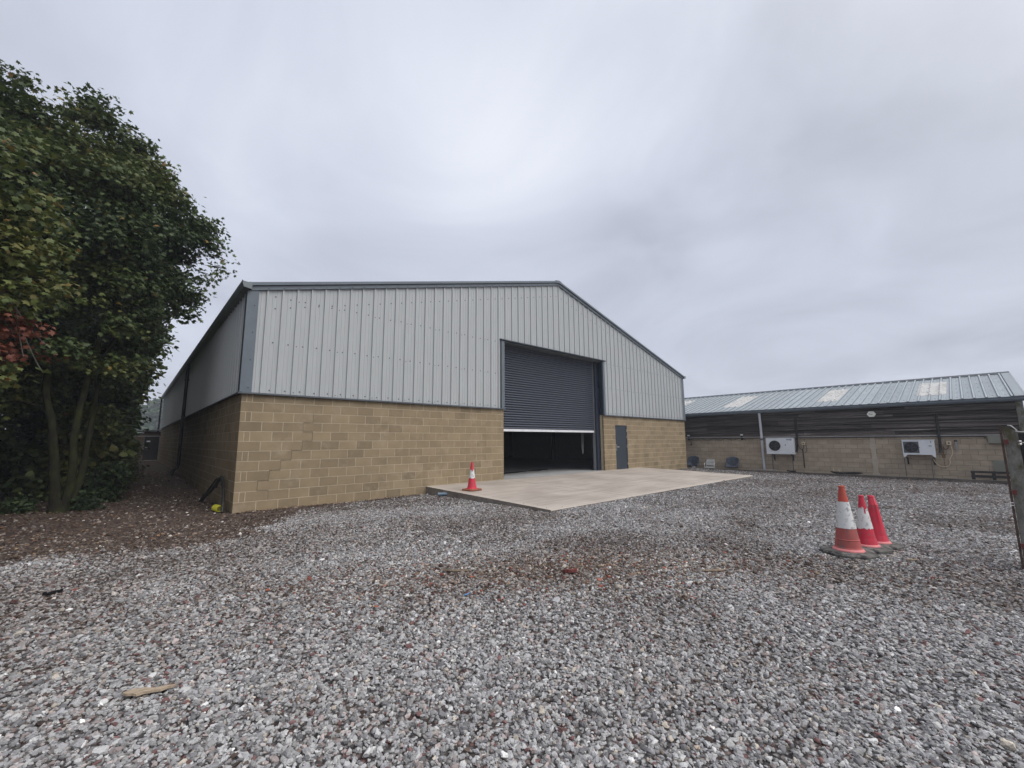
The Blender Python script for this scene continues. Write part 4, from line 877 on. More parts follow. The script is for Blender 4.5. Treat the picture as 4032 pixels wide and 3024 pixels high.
# chairs ----------------------------------------------------------------------
def camp_chair(loc, rz, lb):
    o = empty('camping_chair', loc, lb, 'camping chair', 'padded camping chairs by the shed', rz)
    q = MB(); nu, nv = 12, 8; vs = []
    for i in range(nu + 1):          # u: left..right wrap
        u = i / nu * 2 - 1
        for j in range(nv + 1):      # v: seat front .. back top
            v = j / nv
            yb = 0.34 * u * (1.0 - 0.35 * max(0, v - 0.55)); sx = -0.20 + 0.42 * min(1, v / 0.5) if v < 0.5 else 0.22 + 0.10 * (v - 0.5) * 2
            wing = abs(u) ** 2.5
            z = 0.46 + (0.0 if v < 0.5 else (v - 0.5) * 2 * 0.58) + wing * (0.30 * math.sin(math.pi * min(1, v * 1.05)) - 0.10 * (v > 0.9))
            sx -= wing * 0.12 * v
            vs.append((sx, yb, z + 0.012 * mnoise.noise(Vector((u * 3, v * 4, rz)))))
    fs = [(i * (nv + 1) + j, (i + 1) * (nv + 1) + j, (i + 1) * (nv + 1) + j + 1, i * (nv + 1) + j + 1) for i in range(nu) for j in range(nv)]
    q.add(vs, fs); so_ = q.build('seat', M['camp'], o, smooth=True); md = so_.modifiers.new('s', 'SOLIDIFY'); md.thickness = 0.03
    for a, b in (((-0.18, -0.30, 0.46), (0.24, 0.26, 0.0)), ((-0.18, 0.30, 0.46), (0.24, -0.26, 0.0)), ((0.26, -0.30, 0.60), (-0.16, 0.28, 0.0)), ((0.26, 0.30, 0.60), (-0.16, -0.28, 0.0))):
        q = MB(); q.tube([a, b], 0.011, 7); q.build('leg', M['steel_int'], o)
camp_chair((23.44, -1.88, -0.46), 0.10, 'blue grey padded camping chair standing open against the shed wall, fully visible')
camp_chair((23.44, 0.36, -0.46), 0.0, 'blue grey camping chair half hidden behind the warehouse corner')
o = empty('patio_chair', (23.45, -0.66, -0.46), 'white metal slatted armchair between two camping chairs', 'patio chair', None, 0.22)
for sy in (-1, 1):
    q = MB(); q.tube(spline([(-0.24, 0.25 * sy, 0.0), (-0.25, 0.25 * sy, 0.45), (-0.22, 0.26 * sy, 0.62), (0.02, 0.27 * sy, 0.66), (0.22, 0.26 * sy, 0.64)], 5), 0.014, 8); q.build('leg', M['alchair'], o)
    q = MB(); q.tube(spline([(0.30, 0.22 * sy, 0.0), (0.18, 0.22 * sy, 0.42), (0.22, 0.21 * sy, 0.70), (0.27, 0.19 * sy, 0.83)], 5), 0.014, 8); q.build('leg', M['alchair'], o)
q = MB()
for k in range(5): q.box(-0.24 + k * 0.09, -0.17 + k * 0.09, -0.23, 0.23, 0.42, 0.435)
q.tube([(-0.25, -0.25, 0.40), (-0.25, 0.25, 0.40)], 0.012, 8); q.build('seat', M['alchair'], o)
q = MB()
for k in range(4): q.box(0.20 + k * 0.018, 0.212 + k * 0.018, -0.20, 0.20, 0.52 + k * 0.08, 0.575 + k * 0.08)
q.tube(spline([(0.27, -0.20, 0.83), (0.29, 0, 0.86), (0.27, 0.20, 0.83)], 5), 0.014, 8); q.build('backrest', M['alchair'], o)
q = MB(); q.tube([(23.30, 0.16, -0.08), (23.30, 0.30, -0.06)], [0.05, 0.06], 8, jit=0.3); tag(q.build('cloth_bundle', M['white']), 'small crumpled white cloth on the ground left of the white armchair', 'cloth')

# ------------------------------------------------------------------ cones
def cone(loc, h, r0, r1, base, bands, lb, mb_, seg=32, rz=0, lean=(0, 0), bent=False, ragged=False, rib=None, thick=0.04):
    """bands: list of (z0,z1,material key) fractions of cone height"""
    o = empty('traffic_cone', loc, lb, 'traffic cone', 'red and white traffic cones', rz); o.rotation_euler = (lean[0], lean[1], rz)
    q = MB(); R = base / 2; n = 8
    ring = lambda r, z, sq=0.0: [(r * math.cos(a) * (1.0 + sq), r * math.sin(a) * (1.0 + sq), z) for a in [math.pi / 8 + k * math.pi / 4 for k in range(8)]]
    if base < 0.5: # softer square plate
        def ring(r, z, sq=0):
            out = []
            for sx, sy in ((1, 1), (-1, 1), (-1, -1), (1, -1)):
                pts = [(sx * r, sy * r * 0.72), (sx * r * 0.72, sy * r)]
                out += pts if sx * sy < 0 and False else (pts if (sx, sy) in ((1, 1), (-1, -1)) else pts[::-1])
            return [(x, y, z) for x, y in out]
    a0, a1, a2, a3 = ring(R, 0.0), ring(R, thick * 0.6), ring(R * 0.93, thick), ring(R * 0.5, thick + 0.008)
    vs = a0 + a1 + a2 + a3; fs = [tuple(range(8))[::-1], tuple(range(24, 32))]
    for l in range(3): fs += [(l * 8 + k, l * 8 + (k + 1) % 8, (l + 1) * 8 + (k + 1) % 8, (l + 1) * 8 + k) for k in range(8)]
    q.add(vs, fs); q.build('base', mb_, o)
    H = h - thick; q = MB(); keys = []; prof_ = []; mts = []
    def rad(t): return r0 + (r1 - r0) * t
    prof_.append((r0 + 0.028, 0)); prof_.append((r0 + 0.024, 0.014)); mts.append('cone_rim' if not ragged else bands[0][2]); prof_.append((r0 + 0.004, 0.03)); mts.append('cone_rim' if not ragged else bands[0][2])
    for f0, f1, key in bands:
        n = 6
        for k in range(n):
            t = f0 + (f1 - f0) * (k + 1) / n
            if t * H < 0.035: continue
            rr = rad(t)
            if rib and abs(t - rib) < (f1 - f0) / n * 0.5: prof_.append((rad(t - 0.006) , (t - 0.006) * H)); mts.append(key); prof_.append((rad(t) + 0.007, t * H)); mts.append(key); prof_.append((rad(t + 0.008), (t + 0.008) * H)); mts.append(key); continue
            prof_.append((rr, t * H)); mts.append(key)
    tp = bands[-1][2]
    for dr, dzz in ((-0.006, -0.03), (0.006, -0.02), (0.006, 0.0), (-0.008, 0.008)): prof_.append((max(0.004, r1 + dr), H + dzz)); mts.append(tp)
    uniq = []
    for k_ in mts:
        if k_ not in uniq: uniq.append(k_)
    def fn(p):
        if ragged: p.z += 0.0
        if bent and p.z > H * 0.9: p.x += (p.z - H * 0.9) * 0.5; 
        if bent: p.x += 0.03 * math.sin(p.z / H * 2.5) * (1 if p.y > 0 else 0.6)
        return p
    q.lathe(prof_, seg, (0, 0, thick + 0.004), [uniq.index(k_) for k_ in mts], fn)
    q.build('cone_body', [M[k_] for k_ in uniq], o, autosm=50)
    return o, H
def sleeve(o, thick, H, r0, r1, f0, f1, key, rag=0.03, seed=2, gapa=None):
    """white sleeve, slightly proud of the cone, ragged edges"""
    q = MB(); seg = 40; vs = []; r = random.Random(seed); e0 = [f0 + r.uniform(-rag, rag) * 0.5 for _ in range(seg)]; e1 = [f1 + r.uniform(-rag, rag) for _ in range(seg)]
    for lv in range(5):
        for k in range(seg):
            t = e0[k] + (e1[k] - e0[k]) * lv / 4; a = 2 * math.pi * k / seg; rr = r0 + (r1 - r0) * t + 0.0035
            vs.append((rr * math.cos(a), rr * math.sin(a), thick + 0.004 + t * H))
    fs = [(l * seg + k, l * seg + (k + 1) % seg, (l + 1) * seg + (k + 1) % seg, (l + 1) * seg + k) for l in range(4) for k in range(seg) if not (gapa and l == 3 and gapa[0] <= k <= gapa[1])]
    q.add(vs, fs); q.build('reflective_sleeve', M[key], o, smooth=True)
o, H = cone((5.45, -9.86, gz(5.45, -9.86) + 0.01), 0.88, 0.150, 0.030, 0.64, [(0.0, 0.34, 'cone_dusty'), (0.34, 0.98, 'cone_orange')], 'tallest dusty orange cone with dirty white sleeve, nearest of the group of three', M['rubber'], rz=0.35, rib=0.17, thick=0.045)
sleeve(o, 0.045, H, 0.150, 0.030, 0.345, 0.755, 'cone_white', 0.004, 3)
o, H = cone((5.98, -9.98, gz(5.98, -9.98) + 0.01), 0.72, 0.125, 0.025, 0.57, [(0.0, 0.98, 'cone_red')], 'bright red cone with torn white sleeve, middle of the group of three', M['rubber'], rz=0.2)
sleeve(o, 0.04, H, 0.125, 0.025, 0.35, 0.76, 'cone_white', 0.035, 8, (21, 22))
o, H = cone((6.42, -10.05, gz(6.42, -10.05) + 0.01), 0.69, 0.125, 0.036, 0.57, [(0.0, 0.98, 'cone_red')], 'all red cone without sleeve and with bent tip, rear of the group of three', M['rubber'], rz=0.5, bent=True)
o, H = cone((5.42, -1.52, 0.185), 0.76, 0.125, 0.028, 0.46, [(0.0, 0.98, 'cone_red')], 'red and white cone on a brown base on the edge of the concrete slab', M['rubber_rust'], rz=0.15, ragged=True)
sleeve(o, 0.04, H, 0.125, 0.028, 0.40, 0.71, 'cone_white', 0.05, 5)

# ------------------------------------------------------------------ small ground things
q = MB(); q.tube([(4.69, -0.93, 0.085), (4.92, -1.13, 0.09)], 0.045, 14); tag(q.build('pipe_offcut', M['bluegrey_pipe'], autosm=50), 'short blue grey pipe offcut lying against the concrete slab edge', 'pipe')
o = empty('hose_bundle', (-0.2, 1.3, 0), 'stiff black hoses bent in loops against the warehouse side wall', 'hose')
q = MB(); q.tube(spline([(-0.28, 2.72, 0.0), (-0.16, 1.9, 0.40), (-0.10, 1.25, 0.70), (-0.09, 1.05, 0.74), (-0.09, 0.90, 0.66), (-0.10, 0.62, 0.46), (-0.14, 0.30, 0.18), (-0.16, 0.20, 0.02)], 7), 0.028, 9); put(q.build('hose_loop', M['hose'], o), Vector((0, 0, 0)) and o)
o.children[0].location = -Vector(o.location)
q = MB(); q.tube(spline([(-0.32, 2.62, 0.03), (-0.20, 2.15, 0.36), (-0.13, 1.62, 0.64), (-0.11, 1.45, 0.67), (-0.12, 1.40, 0.56), (-0.13, 1.46, 0.46)], 7), 0.022, 9); c_ = q.build('hose_loop', M['hose'], o); c_.location = -Vector(o.location)
q = MB(); q.tube(spline([(-0.30, 2.80, 0.0), (-0.19, 2.05, 0.28), (-0.11, 1.30, 0.62), (-0.10, 1.08, 0.70), (-0.10, 0.80, 0.50), (-0.12, 0.5, 0.30), (-0.15, 0.26, 0.03)], 7), 0.024, 9); c_ = q.build('hose_loop', M['hose'], o); c_.location = -Vector(o.location)
q = MB()
for k in range(5):
    t = k / 4; q.tube([(-0.20 + 0.04 * t + 0.062 * math.cos(a), 0.80 - 0.26 * t, 0.06 + 0.062 * math.sin(a)) for a in np.linspace(0, 2 * math.pi, 20)], 0.017, 7, cap=False)
q.tube([(-0.20, 0.81, 0.06), (-0.16, 0.53, 0.06)], 0.052, 14, 1); tag(q.build('duct_coil', [M['yellow'], mat('duct_dark', (0.20, 0.19, 0.02), 0.6)]), 'short ribbed yellow duct on the soil by the warehouse corner', 'duct')
# split wood, stick, litter
def shard(name, a, b, w, h, mt, lb, cat, jit=0.3, bend=0.02):
    a = Vector(a); b = Vector(b); n = 9; dr = (b - a).normalized(); sd = dr.cross(Vector((0, 0, 1))).normalized(); r = random.Random(hash(name) % 97 + len(lb)); vs = []
    for i in range(n + 1):
        t = i / n; c = a.lerp(b, t) + sd * bend * math.sin(t * 3.1); ww = w * (0.35 + 0.65 * math.sin(math.pi * (0.12 + 0.8 * t))) * (1 + r.uniform(-jit, jit)); hh = h * (1 + r.uniform(-0.2, 0.2))
        zb = gz(c.x, c.y) + 0.018
        for s_, u in ((-1, 0), (1, 0), (1, 1), (-1, 1)): p = c + sd * ww * s_ / 2; vs.append((p.x, p.y, zb + hh * u + 0.008 * s_))
    fs = [(0, 1, 2, 3), (n * 4 + 3, n * 4 + 2, n * 4 + 1, n * 4)] + [(i * 4 + k, i * 4 + (k + 1) % 4, (i + 1) * 4 + (k + 1) % 4, (i + 1) * 4 + k)[::-1] for i in range(n) for k in range(4)]
    q = MB(); q.add(vs, fs); tag(q.build(name, mt), lb, cat)
shard('wood_splinter', (-1.70, -7.47, 0), (-1.46, -7.57, 0), 0.095, 0.014, M['tan_wood'], 'split piece of pale brown wood on the gravel at lower left', 'wood')
shard('burnt_stick', (-2.33, -4.57, 0), (-2.19, -4.53, 0), 0.035, 0.025, M['black'], 'short black stick on the brown gravel at far left', 'stick', 0.15)
shard('plastic_scrap', (0.755, -7.60, 0), (0.825, -7.585, 0), 0.03, 0.012, M['blue_bit'], 'small light blue plastic scrap on the gravel in front of the rubble', 'scrap', 0.1, 0)
shard('brick_fragment', (1.98, -7.83, 0), (2.13, -7.90, 0), 0.09, 0.03, M['redblock'], 'flat red brick fragment in the middle of the rubble patch', 'brick', 0.3)
shard('wood_splinter', (1.08, -6.72, 0), (1.26, -6.98, 0), 0.035, 0.02, M['tan_wood'], 'forked tan splinter in the rubble behind the blue scrap', 'wood')
shard('wood_splinter', (3.25, -8.85, 0), (3.52, -9.02, 0), 0.03, 0.015, M['tan_wood'], 'thin tan splinter at the right end of the rubble', 'wood')
shard('metal_scrap', (5.55, -10.42, 0), (5.7, -10.5, 0), 0.03, 0.02, M['tan_wood'], 'small tan chip on the gravel below the three cones', 'scrap')

V_, F_, T_ = [], [], []
def litter(x, y, sz):
    z = gz(x, y) + 0.016 + rnd.random() * 0.012; a = rnd.uniform(0, 6.28); b = len(V_)
    for k, (u, w) in enumerate(((0, 0.5), (0.38, 0.1), (0.2, -0.45), (-0.22, -0.4), (-0.4, 0.12))):
        V_.append((x + sz * (u * math.cos(a) - w * math.sin(a)), y + sz * (u * math.sin(a) + w * math.cos(a)), z + rnd.uniform(0, sz * 0.35)))
    F_.append([b, b + 1, b + 2, b + 3, b + 4]); T_.append(rnd.random())
for _ in range(6500):
    x, y = rnd.uniform(-6, 0), rnd.uniform(-5, 14)
    if rnd.random() < soilf(x, y) * (0.35 + 0.65 * sm((-x - 0.5) / 2)): litter(x, y, rnd.uniform(0.03, 0.065))
for _ in range(260): litter(rnd.uniform(0.1, 5.0), -0.05 - abs(rnd.gauss(0, 0.12)), rnd.uniform(0.03, 0.06))
for _ in range(420): litter(22.9 - abs(rnd.gauss(0, 0.12)), rnd.uniform(-13, -2), rnd.uniform(0.04, 0.07))
q = MB(); q.v = V_; q.f = F_; q.m = [0] * len(F_); q.t = T_
mll = bpy.data.materials.new('litter'); mll.use_nodes = True; nt = mll.node_tree
L(nt, RAMP(nt, N(nt, 'ShaderNodeAttribute', attribute_name='tone').outputs['Fac'], [(0, (0.05, 0.03, 0.02)), (0.5, (0.13, 0.065, 0.035)), (0.85, (0.22, 0.13, 0.07)), (1, (0.30, 0.22, 0.13))]), nt.nodes['Principled BSDF'].inputs['Base Color'])
nt.nodes['Principled BSDF'].inputs['Roughness'].default_value = 0.8
tag(q.build('leaf_litter', mll), 'fallen brown leaves scattered on the soil and along wall foot and kerb', 'leaf litter', kind='stuff')

# ------------------------------------------------------------------ gate post at the right edge
o = empty('gate_post', (6.16, -11.445, gz(6.16, -11.46)), 'weathered concrete gate post with rusty angle iron and red blocks at right edge', 'gate post', None, math.radians(-2))
q = MB(); n = 14
for i in range(n):
    z0, z1 = 1.62 * i / n, 1.62 * (i + 1) / n
    q.box(-0.06, 0.05, -0.070 + 0.002 * math.sin(i), 0.045, z0 - 0.25 * (i == 0), z1, 0)
q.prism([(-0.06, 0.045, 1.62), (-0.06, -0.06, 1.56), (-0.06, -0.055, 1.635), (-0.06, 0.035, 1.685)][::-1], (0.11, 0, 0))
q.v = [(x + 0.004 * mnoise.noise(Vector((x * 20, y * 20, z * 6))), y + 0.006 * mnoise.noise(Vector((z * 5, x * 20, 3))), z) for x, y, z in q.v]
q.build('post', M['postcon'], o)
q = MB(); q.box(-0.071, -0.063, 0.050, 0.072, -0.05, 1.70); q.box(-0.063, -0.03, 0.050, 0.056, -0.05, 1.70); q.build('angle_iron', M['rust'], o)
for z in (0.28, 0.90, 1.50):
    q = MB(); q.box(-0.10, -0.0625, 0.012, 0.049, z - 0.028, z + 0.028); q.build('hinge_block', M['redblock'], o)
q = MB()
for z in (0.745, 0.775): q.tube([(-0.09, 0.052, z), (-0.09, 0.078, z)], 0.005, 8)
q.build('bolt', M['alu'], o)
q = MB(); q.tube(spline([(-0.02, 0.0, 1.70), (-0.03, -0.03, 1.69), (-0.03, -0.07, 1.635), (-0.03, -0.10, 1.62), (0.2, -1.6, 1.60)], 5), 0.005, 6); q.tube([(-0.03, -0.08, 1.49), (0.2, -1.6, 1.48)], 0.004, 6); q.tube([(-0.068, -0.066, 1.505), (-0.05, -0.082, 1.505)], 0.012, 8); q.tube([(-0.068, -0.066, 1.47), (-0.05, -0.082, 1.47)], 0.012, 8)
q.build('fence_wire', M['wire'], o)
q = MB(); q.box(6.42, 6.50, -11.60, -11.53, -0.1, 1.60); tag(q.build('timber_post', M['timber_fence']), 'black timber post just behind the concrete gate post', 'post')
q = MB(); q.box(30.0, 34.0, -19.0, -14.35, -0.4, 2.7)
for k in range(24): q.box(29.96, 30.0, -14.5 - k * 0.19, -14.6 - k * 0.19, -0.3, 2.6)
tag(q.build('storage_container', M['container']), 'pale blue ribbed container beyond the shed at the right edge', 'container')

# ------------------------------------------------------------------ trees
def leafmat(name, stops, hue=None):
    mt = bpy.data.materials.new(name); mt.use_nodes = True; nt = mt.node_tree; b = nt.nodes['Principled BSDF']
    at = N(nt, 'ShaderNodeAttribute', attribute_name='tone'); c = RAMP(nt, at.outputs['Fac'], stops)
    L(nt, c, b.inputs['Base Color']); b.inputs['Roughness'].default_value = 0.55; b.inputs['Specular IOR Level'].default_value = 0.35
    tr = N(nt, 'ShaderNodeBsdfTranslucent'); L(nt, c, tr.inputs['Color'])
    mx = N(nt, 'ShaderNodeMixShader'); mx.inputs[0].default_value = 0.22
    L(nt, b.outputs[0], mx.inputs[1]); L(nt, tr.outputs[0], mx.inputs[2]); L(nt, mx.outputs[0], nt.nodes['Material Output'].inputs[0]); return mt
ML = leafmat('maple_leaf', [(0.0, (0.022, 0.040, 0.016)), (0.35, (0.045, 0.072, 0.023)), (0.62, (0.078, 0.108, 0.030)), (0.82, (0.120, 0.140, 0.036)), (0.90, (0.15, 0.12, 0.035)), (0.97, (0.26, 0.13, 0.045)), (1.0, (0.32, 0.24, 0.06))])
ML2 = leafmat('hedge_leaf', [(0.0, (0.018, 0.032, 0.015)), (0.5, (0.036, 0.060, 0.022)), (0.85, (0.060, 0.085, 0.026)), (1.0, (0.12, 0.12, 0.035))])
MLR = leafmat('dead_leaf', [(0.0, (0.075, 0.024, 0.016)), (0.6, (0.15, 0.048, 0.03)), (1.0, (0.24, 0.09, 0.05))])
MLF = leafmat('far_leaf', [(0.0, (0.030, 0.055, 0.028)), (0.6, (0.065, 0.105, 0.045)), (1.0, (0.10, 0.14, 0.055))])
# five-lobed leaf outline, stem end at origin, length 1
LO = [(0.0, 0.0), (0.30, 0.10), (0.52, 0.02), (0.36, 0.34), (0.56, 0.60), (0.22, 0.58), (0.0, 1.0), (-0.22, 0.58), (-0.56, 0.60), (-0.36, 0.34), (-0.52, 0.02), (-0.30, 0.10)]
def leaves(blobs, n, size, r, mt, name, parent, tone=(0.05, 0.85), clump=16, cr=0.24, accent=0.04, simple=False, fill=0.5, flat=0.8, gap=0.0):
    """n leaves in clumps spread through the ellipsoid blobs; returns one object"""
    R = np.random.default_rng(r); vol = np.array([b[3] * b[4] * b[5] for b in blobs]) ** 0.8; vol /= vol.sum()
    nc = n // clump; bi = R.choice(len(blobs), nc, p=vol); B = np.array([b[:6] for b in blobs])[bi]
    dv = R.normal(size=(nc, 3)); dv /= np.linalg.norm(dv, axis=1)[:, None]
    # lumpy surface
    lump = np.array([0.80 + 0.38 * mnoise.noise(Vector(tuple(v * 1.9 + B[i, :3] * 1.3))) for i, v in enumerate(dv)])
    rad = (fill + (1 - fill) * R.random(nc) ** 0.55) * lump
    C0 = B[:, :3] + dv * B[:, 3:6] * rad[:, None]
    if gap:
        kp = np.array([mnoise.noise(Vector(tuple(c * 1.15))) for c in C0]) > -gap * 2.2
        C0, dv = C0[kp], dv[kp]; nc = len(C0)
    ctone = R.uniform(*tone, nc) * 0.45 + 0.55 * np.array([0.5 + 0.9 * mnoise.noise(Vector(tuple(c * 0.55))) for c in C0])
    idx = np.repeat(np.arange(nc), clump); nl = len(idx)
    pos = C0[idx] + R.normal(size=(nl, 3)) * cr * np.array([1, 1, 0.55])
    out = dv[idx]
    nrm = out * 0.55 + np.array([0, 0, flat]) + R.normal(size=(nl, 3)) * 0.55; nrm /= np.linalg.norm(nrm, axis=1)[:, None]
    dr = out + R.normal(size=(nl, 3)) * 0.8 + np.array([0, 0, -0.35]); dr -= nrm * (dr * nrm).sum(1)[:, None]; dr /= np.linalg.norm(dr, axis=1)[:, None]
    sd = np.cross(nrm, dr); s = size * R.uniform(0.65, 1.25, nl)
    o2 = np.array([(0, 0), (0.45, 0.12), (0.42, 0.62), (0, 1), (-0.42, 0.62), (-0.45, 0.12)] if simple else LO); k = len(o2)
    ctr = pos + dr * (s * 0.42)[:, None]
    V = pos[:, None, :] + sd[:, None, :] * (o2[:, 0][None, :, None] * s[:, None, None]) + dr[:, None, :] * (o2[:, 1][None, :, None] * s[:, None, None])
    V -= nrm[:, None, :] * (np.abs(o2[:, 0])[None, :, None] * s[:, None, None] * 0.28)
    V = np.concatenate([ctr[:, None, :], V], 1).reshape(-1, 3)
    base = (np.arange(nl) * (k + 1))[:, None]; a = np.arange(k)
    F = np.stack([np.broadcast_to(base, (nl, k)), base + 1 + a, base + 1 + (a + 1) % k], 2).reshape(-1, 3)
    me = bpy.data.meshes.new(name); me.vertices.add(len(V)); me.vertices.foreach_set('co', V.astype(np.float32).ravel())
    me.loops.add(F.size); me.loops.foreach_set('vertex_index', F.astype(np.int32).ravel()); me.polygons.add(len(F))
    me.polygons.foreach_set('loop_start', (np.arange(len(F)) * 3).astype(np.int32)); me.polygons.foreach_set('loop_total', np.full(len(F), 3, dtype=np.int32))
    t = np.clip(ctone[idx] + R.normal(size=nl) * 0.07, 0.0, 0.86); acc = R.random(nl) < accent; t[acc] = R.uniform(0.88, 1.0, acc.sum())
    me.materials.append(mt); me.update(calc_edges=True); at = me.attributes.new('tone', 'FLOAT', 'FACE'); at.data.foreach_set('value', np.repeat(t, k).astype(np.float32))
    o = bpy.data.objects.new(name, me); COL.objects.link(o); o.parent = parent; o.location = -Vector(parent.location); return o
def limbs(stems, blobs, parent, seed, mt=None, twig=True):
    q = MB(); r = random.Random(seed); pts = []
    for path, r0, r1 in stems:
        sp = spline(path, 6); n = len(sp); rs = [r0 + (r1 - r0) * (i / (n - 1)) ** 0.8 for i in range(n)]
        sp = [p + Vector((0.02 * mnoise.noise(p * 2.1), 0.02 * mnoise.noise(p * 2.3 + Vector((5, 5, 5))), 0)) for p in sp]
        q.tube(sp, rs, 11, jit=0.06); pts += list(zip(sp, rs))
    for b in blobs:
        c = Vector(b[:3]); cand = [(p, rr) for p, rr in pts if p.z < c.z + 0.2 and p.z > 1.2] or pts
        p, rr = min(cand, key=lambda t: (t[0] - c).length + r.uniform(0, 0.6)); mid = p.lerp(c, 0.55) + Vector((r.uniform(-.2, .2), r.uniform(-.2, .2), r.uniform(0.05, .35)))
        a = min(rr * 0.55, 0.05); q.tube(spline([p, mid, c], 5), [a * (1 - 0.8 * i / 10) for i in range(11)], 6)
        for _ in range(5 if twig else 0):
            e = c + Vector((max(-.8, min(.8, r.gauss(0, .45))) * b[3], max(-.8, min(.8, r.gauss(0, .45))) * b[4], max(-.8, min(.8, r.gauss(0.1, .4))) * b[5])); q.tube([c.lerp(mid, 0.3), c.lerp(e, 0.5) + Vector((0, 0, 0.05)), e], [0.014, 0.009, 0.003], 5)
    o = q.build('trunk', mt or M['bark'], parent, autosm=60); o.location = -Vector(parent.location); return o
def B(x, y, z, r, rz=None): return (x, y, z, r, r, (rz or r * 0.8))
# the big field maple by the passage mouth
T = empty('maple_tree', (-2.8, 2.7, 0), 'big multi stemmed maple with mossy trunks at the mouth of the side passage', 'tree', 'trees along the left side')
blobsA = [B(-3.2, 3.0, 10.0, 0.40), B(-2.98, 3.0, 9.7, 0.38), B(-3.45, 3.0, 9.65, 0.34), B(-2.45, 3.1, 9.25, 0.55), B(-2.0, 3.0, 8.75, 0.55), B(-1.62, 3.0, 8.1, 0.62), B(-1.08, 3.1, 7.5, 0.52), B(-0.62, 3.2, 7.25, 0.36, 0.28), B(-0.36, 3.3, 6.95, 0.34, 0.22), B(-0.30, 3.2, 6.6, 0.30, 0.16), B(-0.80, 3.2, 7.75, 0.4, 0.3),
          B(-0.62, 3.3, 6.35, 0.38, 0.20), B(-1.05, 3.2, 6.5, 0.65), B(-0.95, 3.4, 5.65, 0.42, 0.26), B(-1.05, 3.5, 5.2, 0.38, 0.22), B(-4.4, 2.6, 9.75, 0.26, 0.25), B(-4.05, 2.6, 9.35, 0.2, 0.2), B(-4.75, 2.5, 9.2, 0.5), B(-4.15, 2.8, 8.75, 0.75), B(-3.3, 3.0, 8.7, 0.85), B(-5.5, 3.0, 8.6, 1.1), B(-2.6, 2.6, 7.9, 1.0),
          B(-3.9, 2.3, 7.5, 1.15), B(-5.2, 2.6, 7.0, 1.2), B(-1.75, 2.8, 7.0, 0.85), B(-2.4, 2.3, 6.5, 1.0), B(-3.6, 2.0, 6.2, 1.1), B(-1.6, 3.0, 5.8, 0.7), B(-2.3, 2.6, 5.4, 0.9), B(-3.6, 2.4, 5.0, 1.0), B(-4.9, 2.4, 5.6, 1.2), B(-1.8, 3.8, 4.8, 0.6), B(-2.3, 3.9, 4.4, 0.8), B(-3.4, 3.7, 4.0, 0.9), B(-4.9, 3.0, 4.2, 1.0), B(-3.9, 4.6, 3.0, 1.0), B(-2.5, 4.7, 3.3, 0.8), B(-2.6, 4.9, 2.2, 0.7), B(-4.8, 4.2, 2.2, 0.9),
          B(-2.25, 2.3, 4.3, 0.35), B(-3.0, 2.2, 3.6, 0.4, 0.3), B(-2.2, 2.5, 3.4, 0.35, 0.25), B(-2.75, 2.2, 4.7, 0.5)]
stemsA = [([(-2.86, 2.7, -0.05), (-2.97, 2.7, 0.9), (-3.10, 2.72, 1.9), (-3.28, 2.75, 2.8), (-3.32, 2.8, 4.2), (-3.7, 2.8, 6.2), (-4.2, 2.7, 8.0)], 0.105, 0.03),
          ([(-2.76, 2.68, -0.05), (-2.70, 2.66, 0.8), (-2.74, 2.66, 1.8), (-2.66, 2.7, 3.0), (-2.50, 2.8, 4.4), (-2.25, 2.9, 6.2), (-2.3, 3.0, 8.2)], 0.095, 0.03),
          ([(-2.70, 2.85, -0.05), (-2.56, 2.95, 1.0), (-2.50, 3.0, 2.2), (-2.42, 3.05, 3.6), (-2.0, 3.1, 5.2), (-1.5, 3.2, 6.8)], 0.085, 0.02), ([(-2.84, 2.7, -0.1), (-2.82, 2.72, 0.30)], 0.24, 0.12)]
limbs(stemsA, blobsA, T, 3); leaves(blobsA, 98000, 0.102, 11, ML, 'crown', T, clump=16, cr=0.17, fill=0.30, accent=0.015, gap=0.17)
# nearer tree at the left edge
T = empty('maple_tree', (-6.2, -3.2, 0), 'nearer maple at the left edge with yellowing leaves and a red dead branch', 'tree', 'trees along the left side')
blobsB = [B(-3.68, -2.2, 5.4, 0.75), B(-4.58, -2.6, 5.9, 1.2), B(-3.28, -2.1, 4.9, 0.55), B(-3.38, -2.3, 4.2, 0.6), B(-4.18, -2.6, 4.6, 0.9), B(-3.03, -2.2, 4.4, 0.35, 0.3), B(-2.88, -2.2, 3.85, 0.35, 0.25), B(-3.28, -2.3, 3.6, 0.5, 0.35), B(-3.98, -2.5, 3.5, 0.7, 0.5), B(-5.38, -3.2, 5.0, 1.3), B(-6.18, -3.4, 6.2, 1.5), B(-5.38, -3.4, 7.0, 1.0),
          B(-3.23, -2.4, 2.55, 0.32, 0.2), B(-3.53, -2.4, 2.2, 0.28, 0.18)]
stemsB = [([(-5.75, -3.2, -0.05), (-5.65, -3.2, 1.6), (-5.55, -3.1, 3.2), (-5.15, -3.0, 4.8), (-5.05, -3.0, 6.2)], 0.19, 0.06), ([(-5.55, -3.15, 3.0), (-4.55, -2.8, 3.9), (-3.75, -2.4, 4.3), (-3.05, -2.3, 4.2)], 0.07, 0.015)]
limbs(stemsB, blobsB[:-2], T, 5); leaves(blobsB, 26000, 0.085, 21, ML, 'crown', T, tone=(0.25, 0.85), clump=12, cr=0.14, accent=0.05, fill=0.2, gap=0.12)
q = MB()
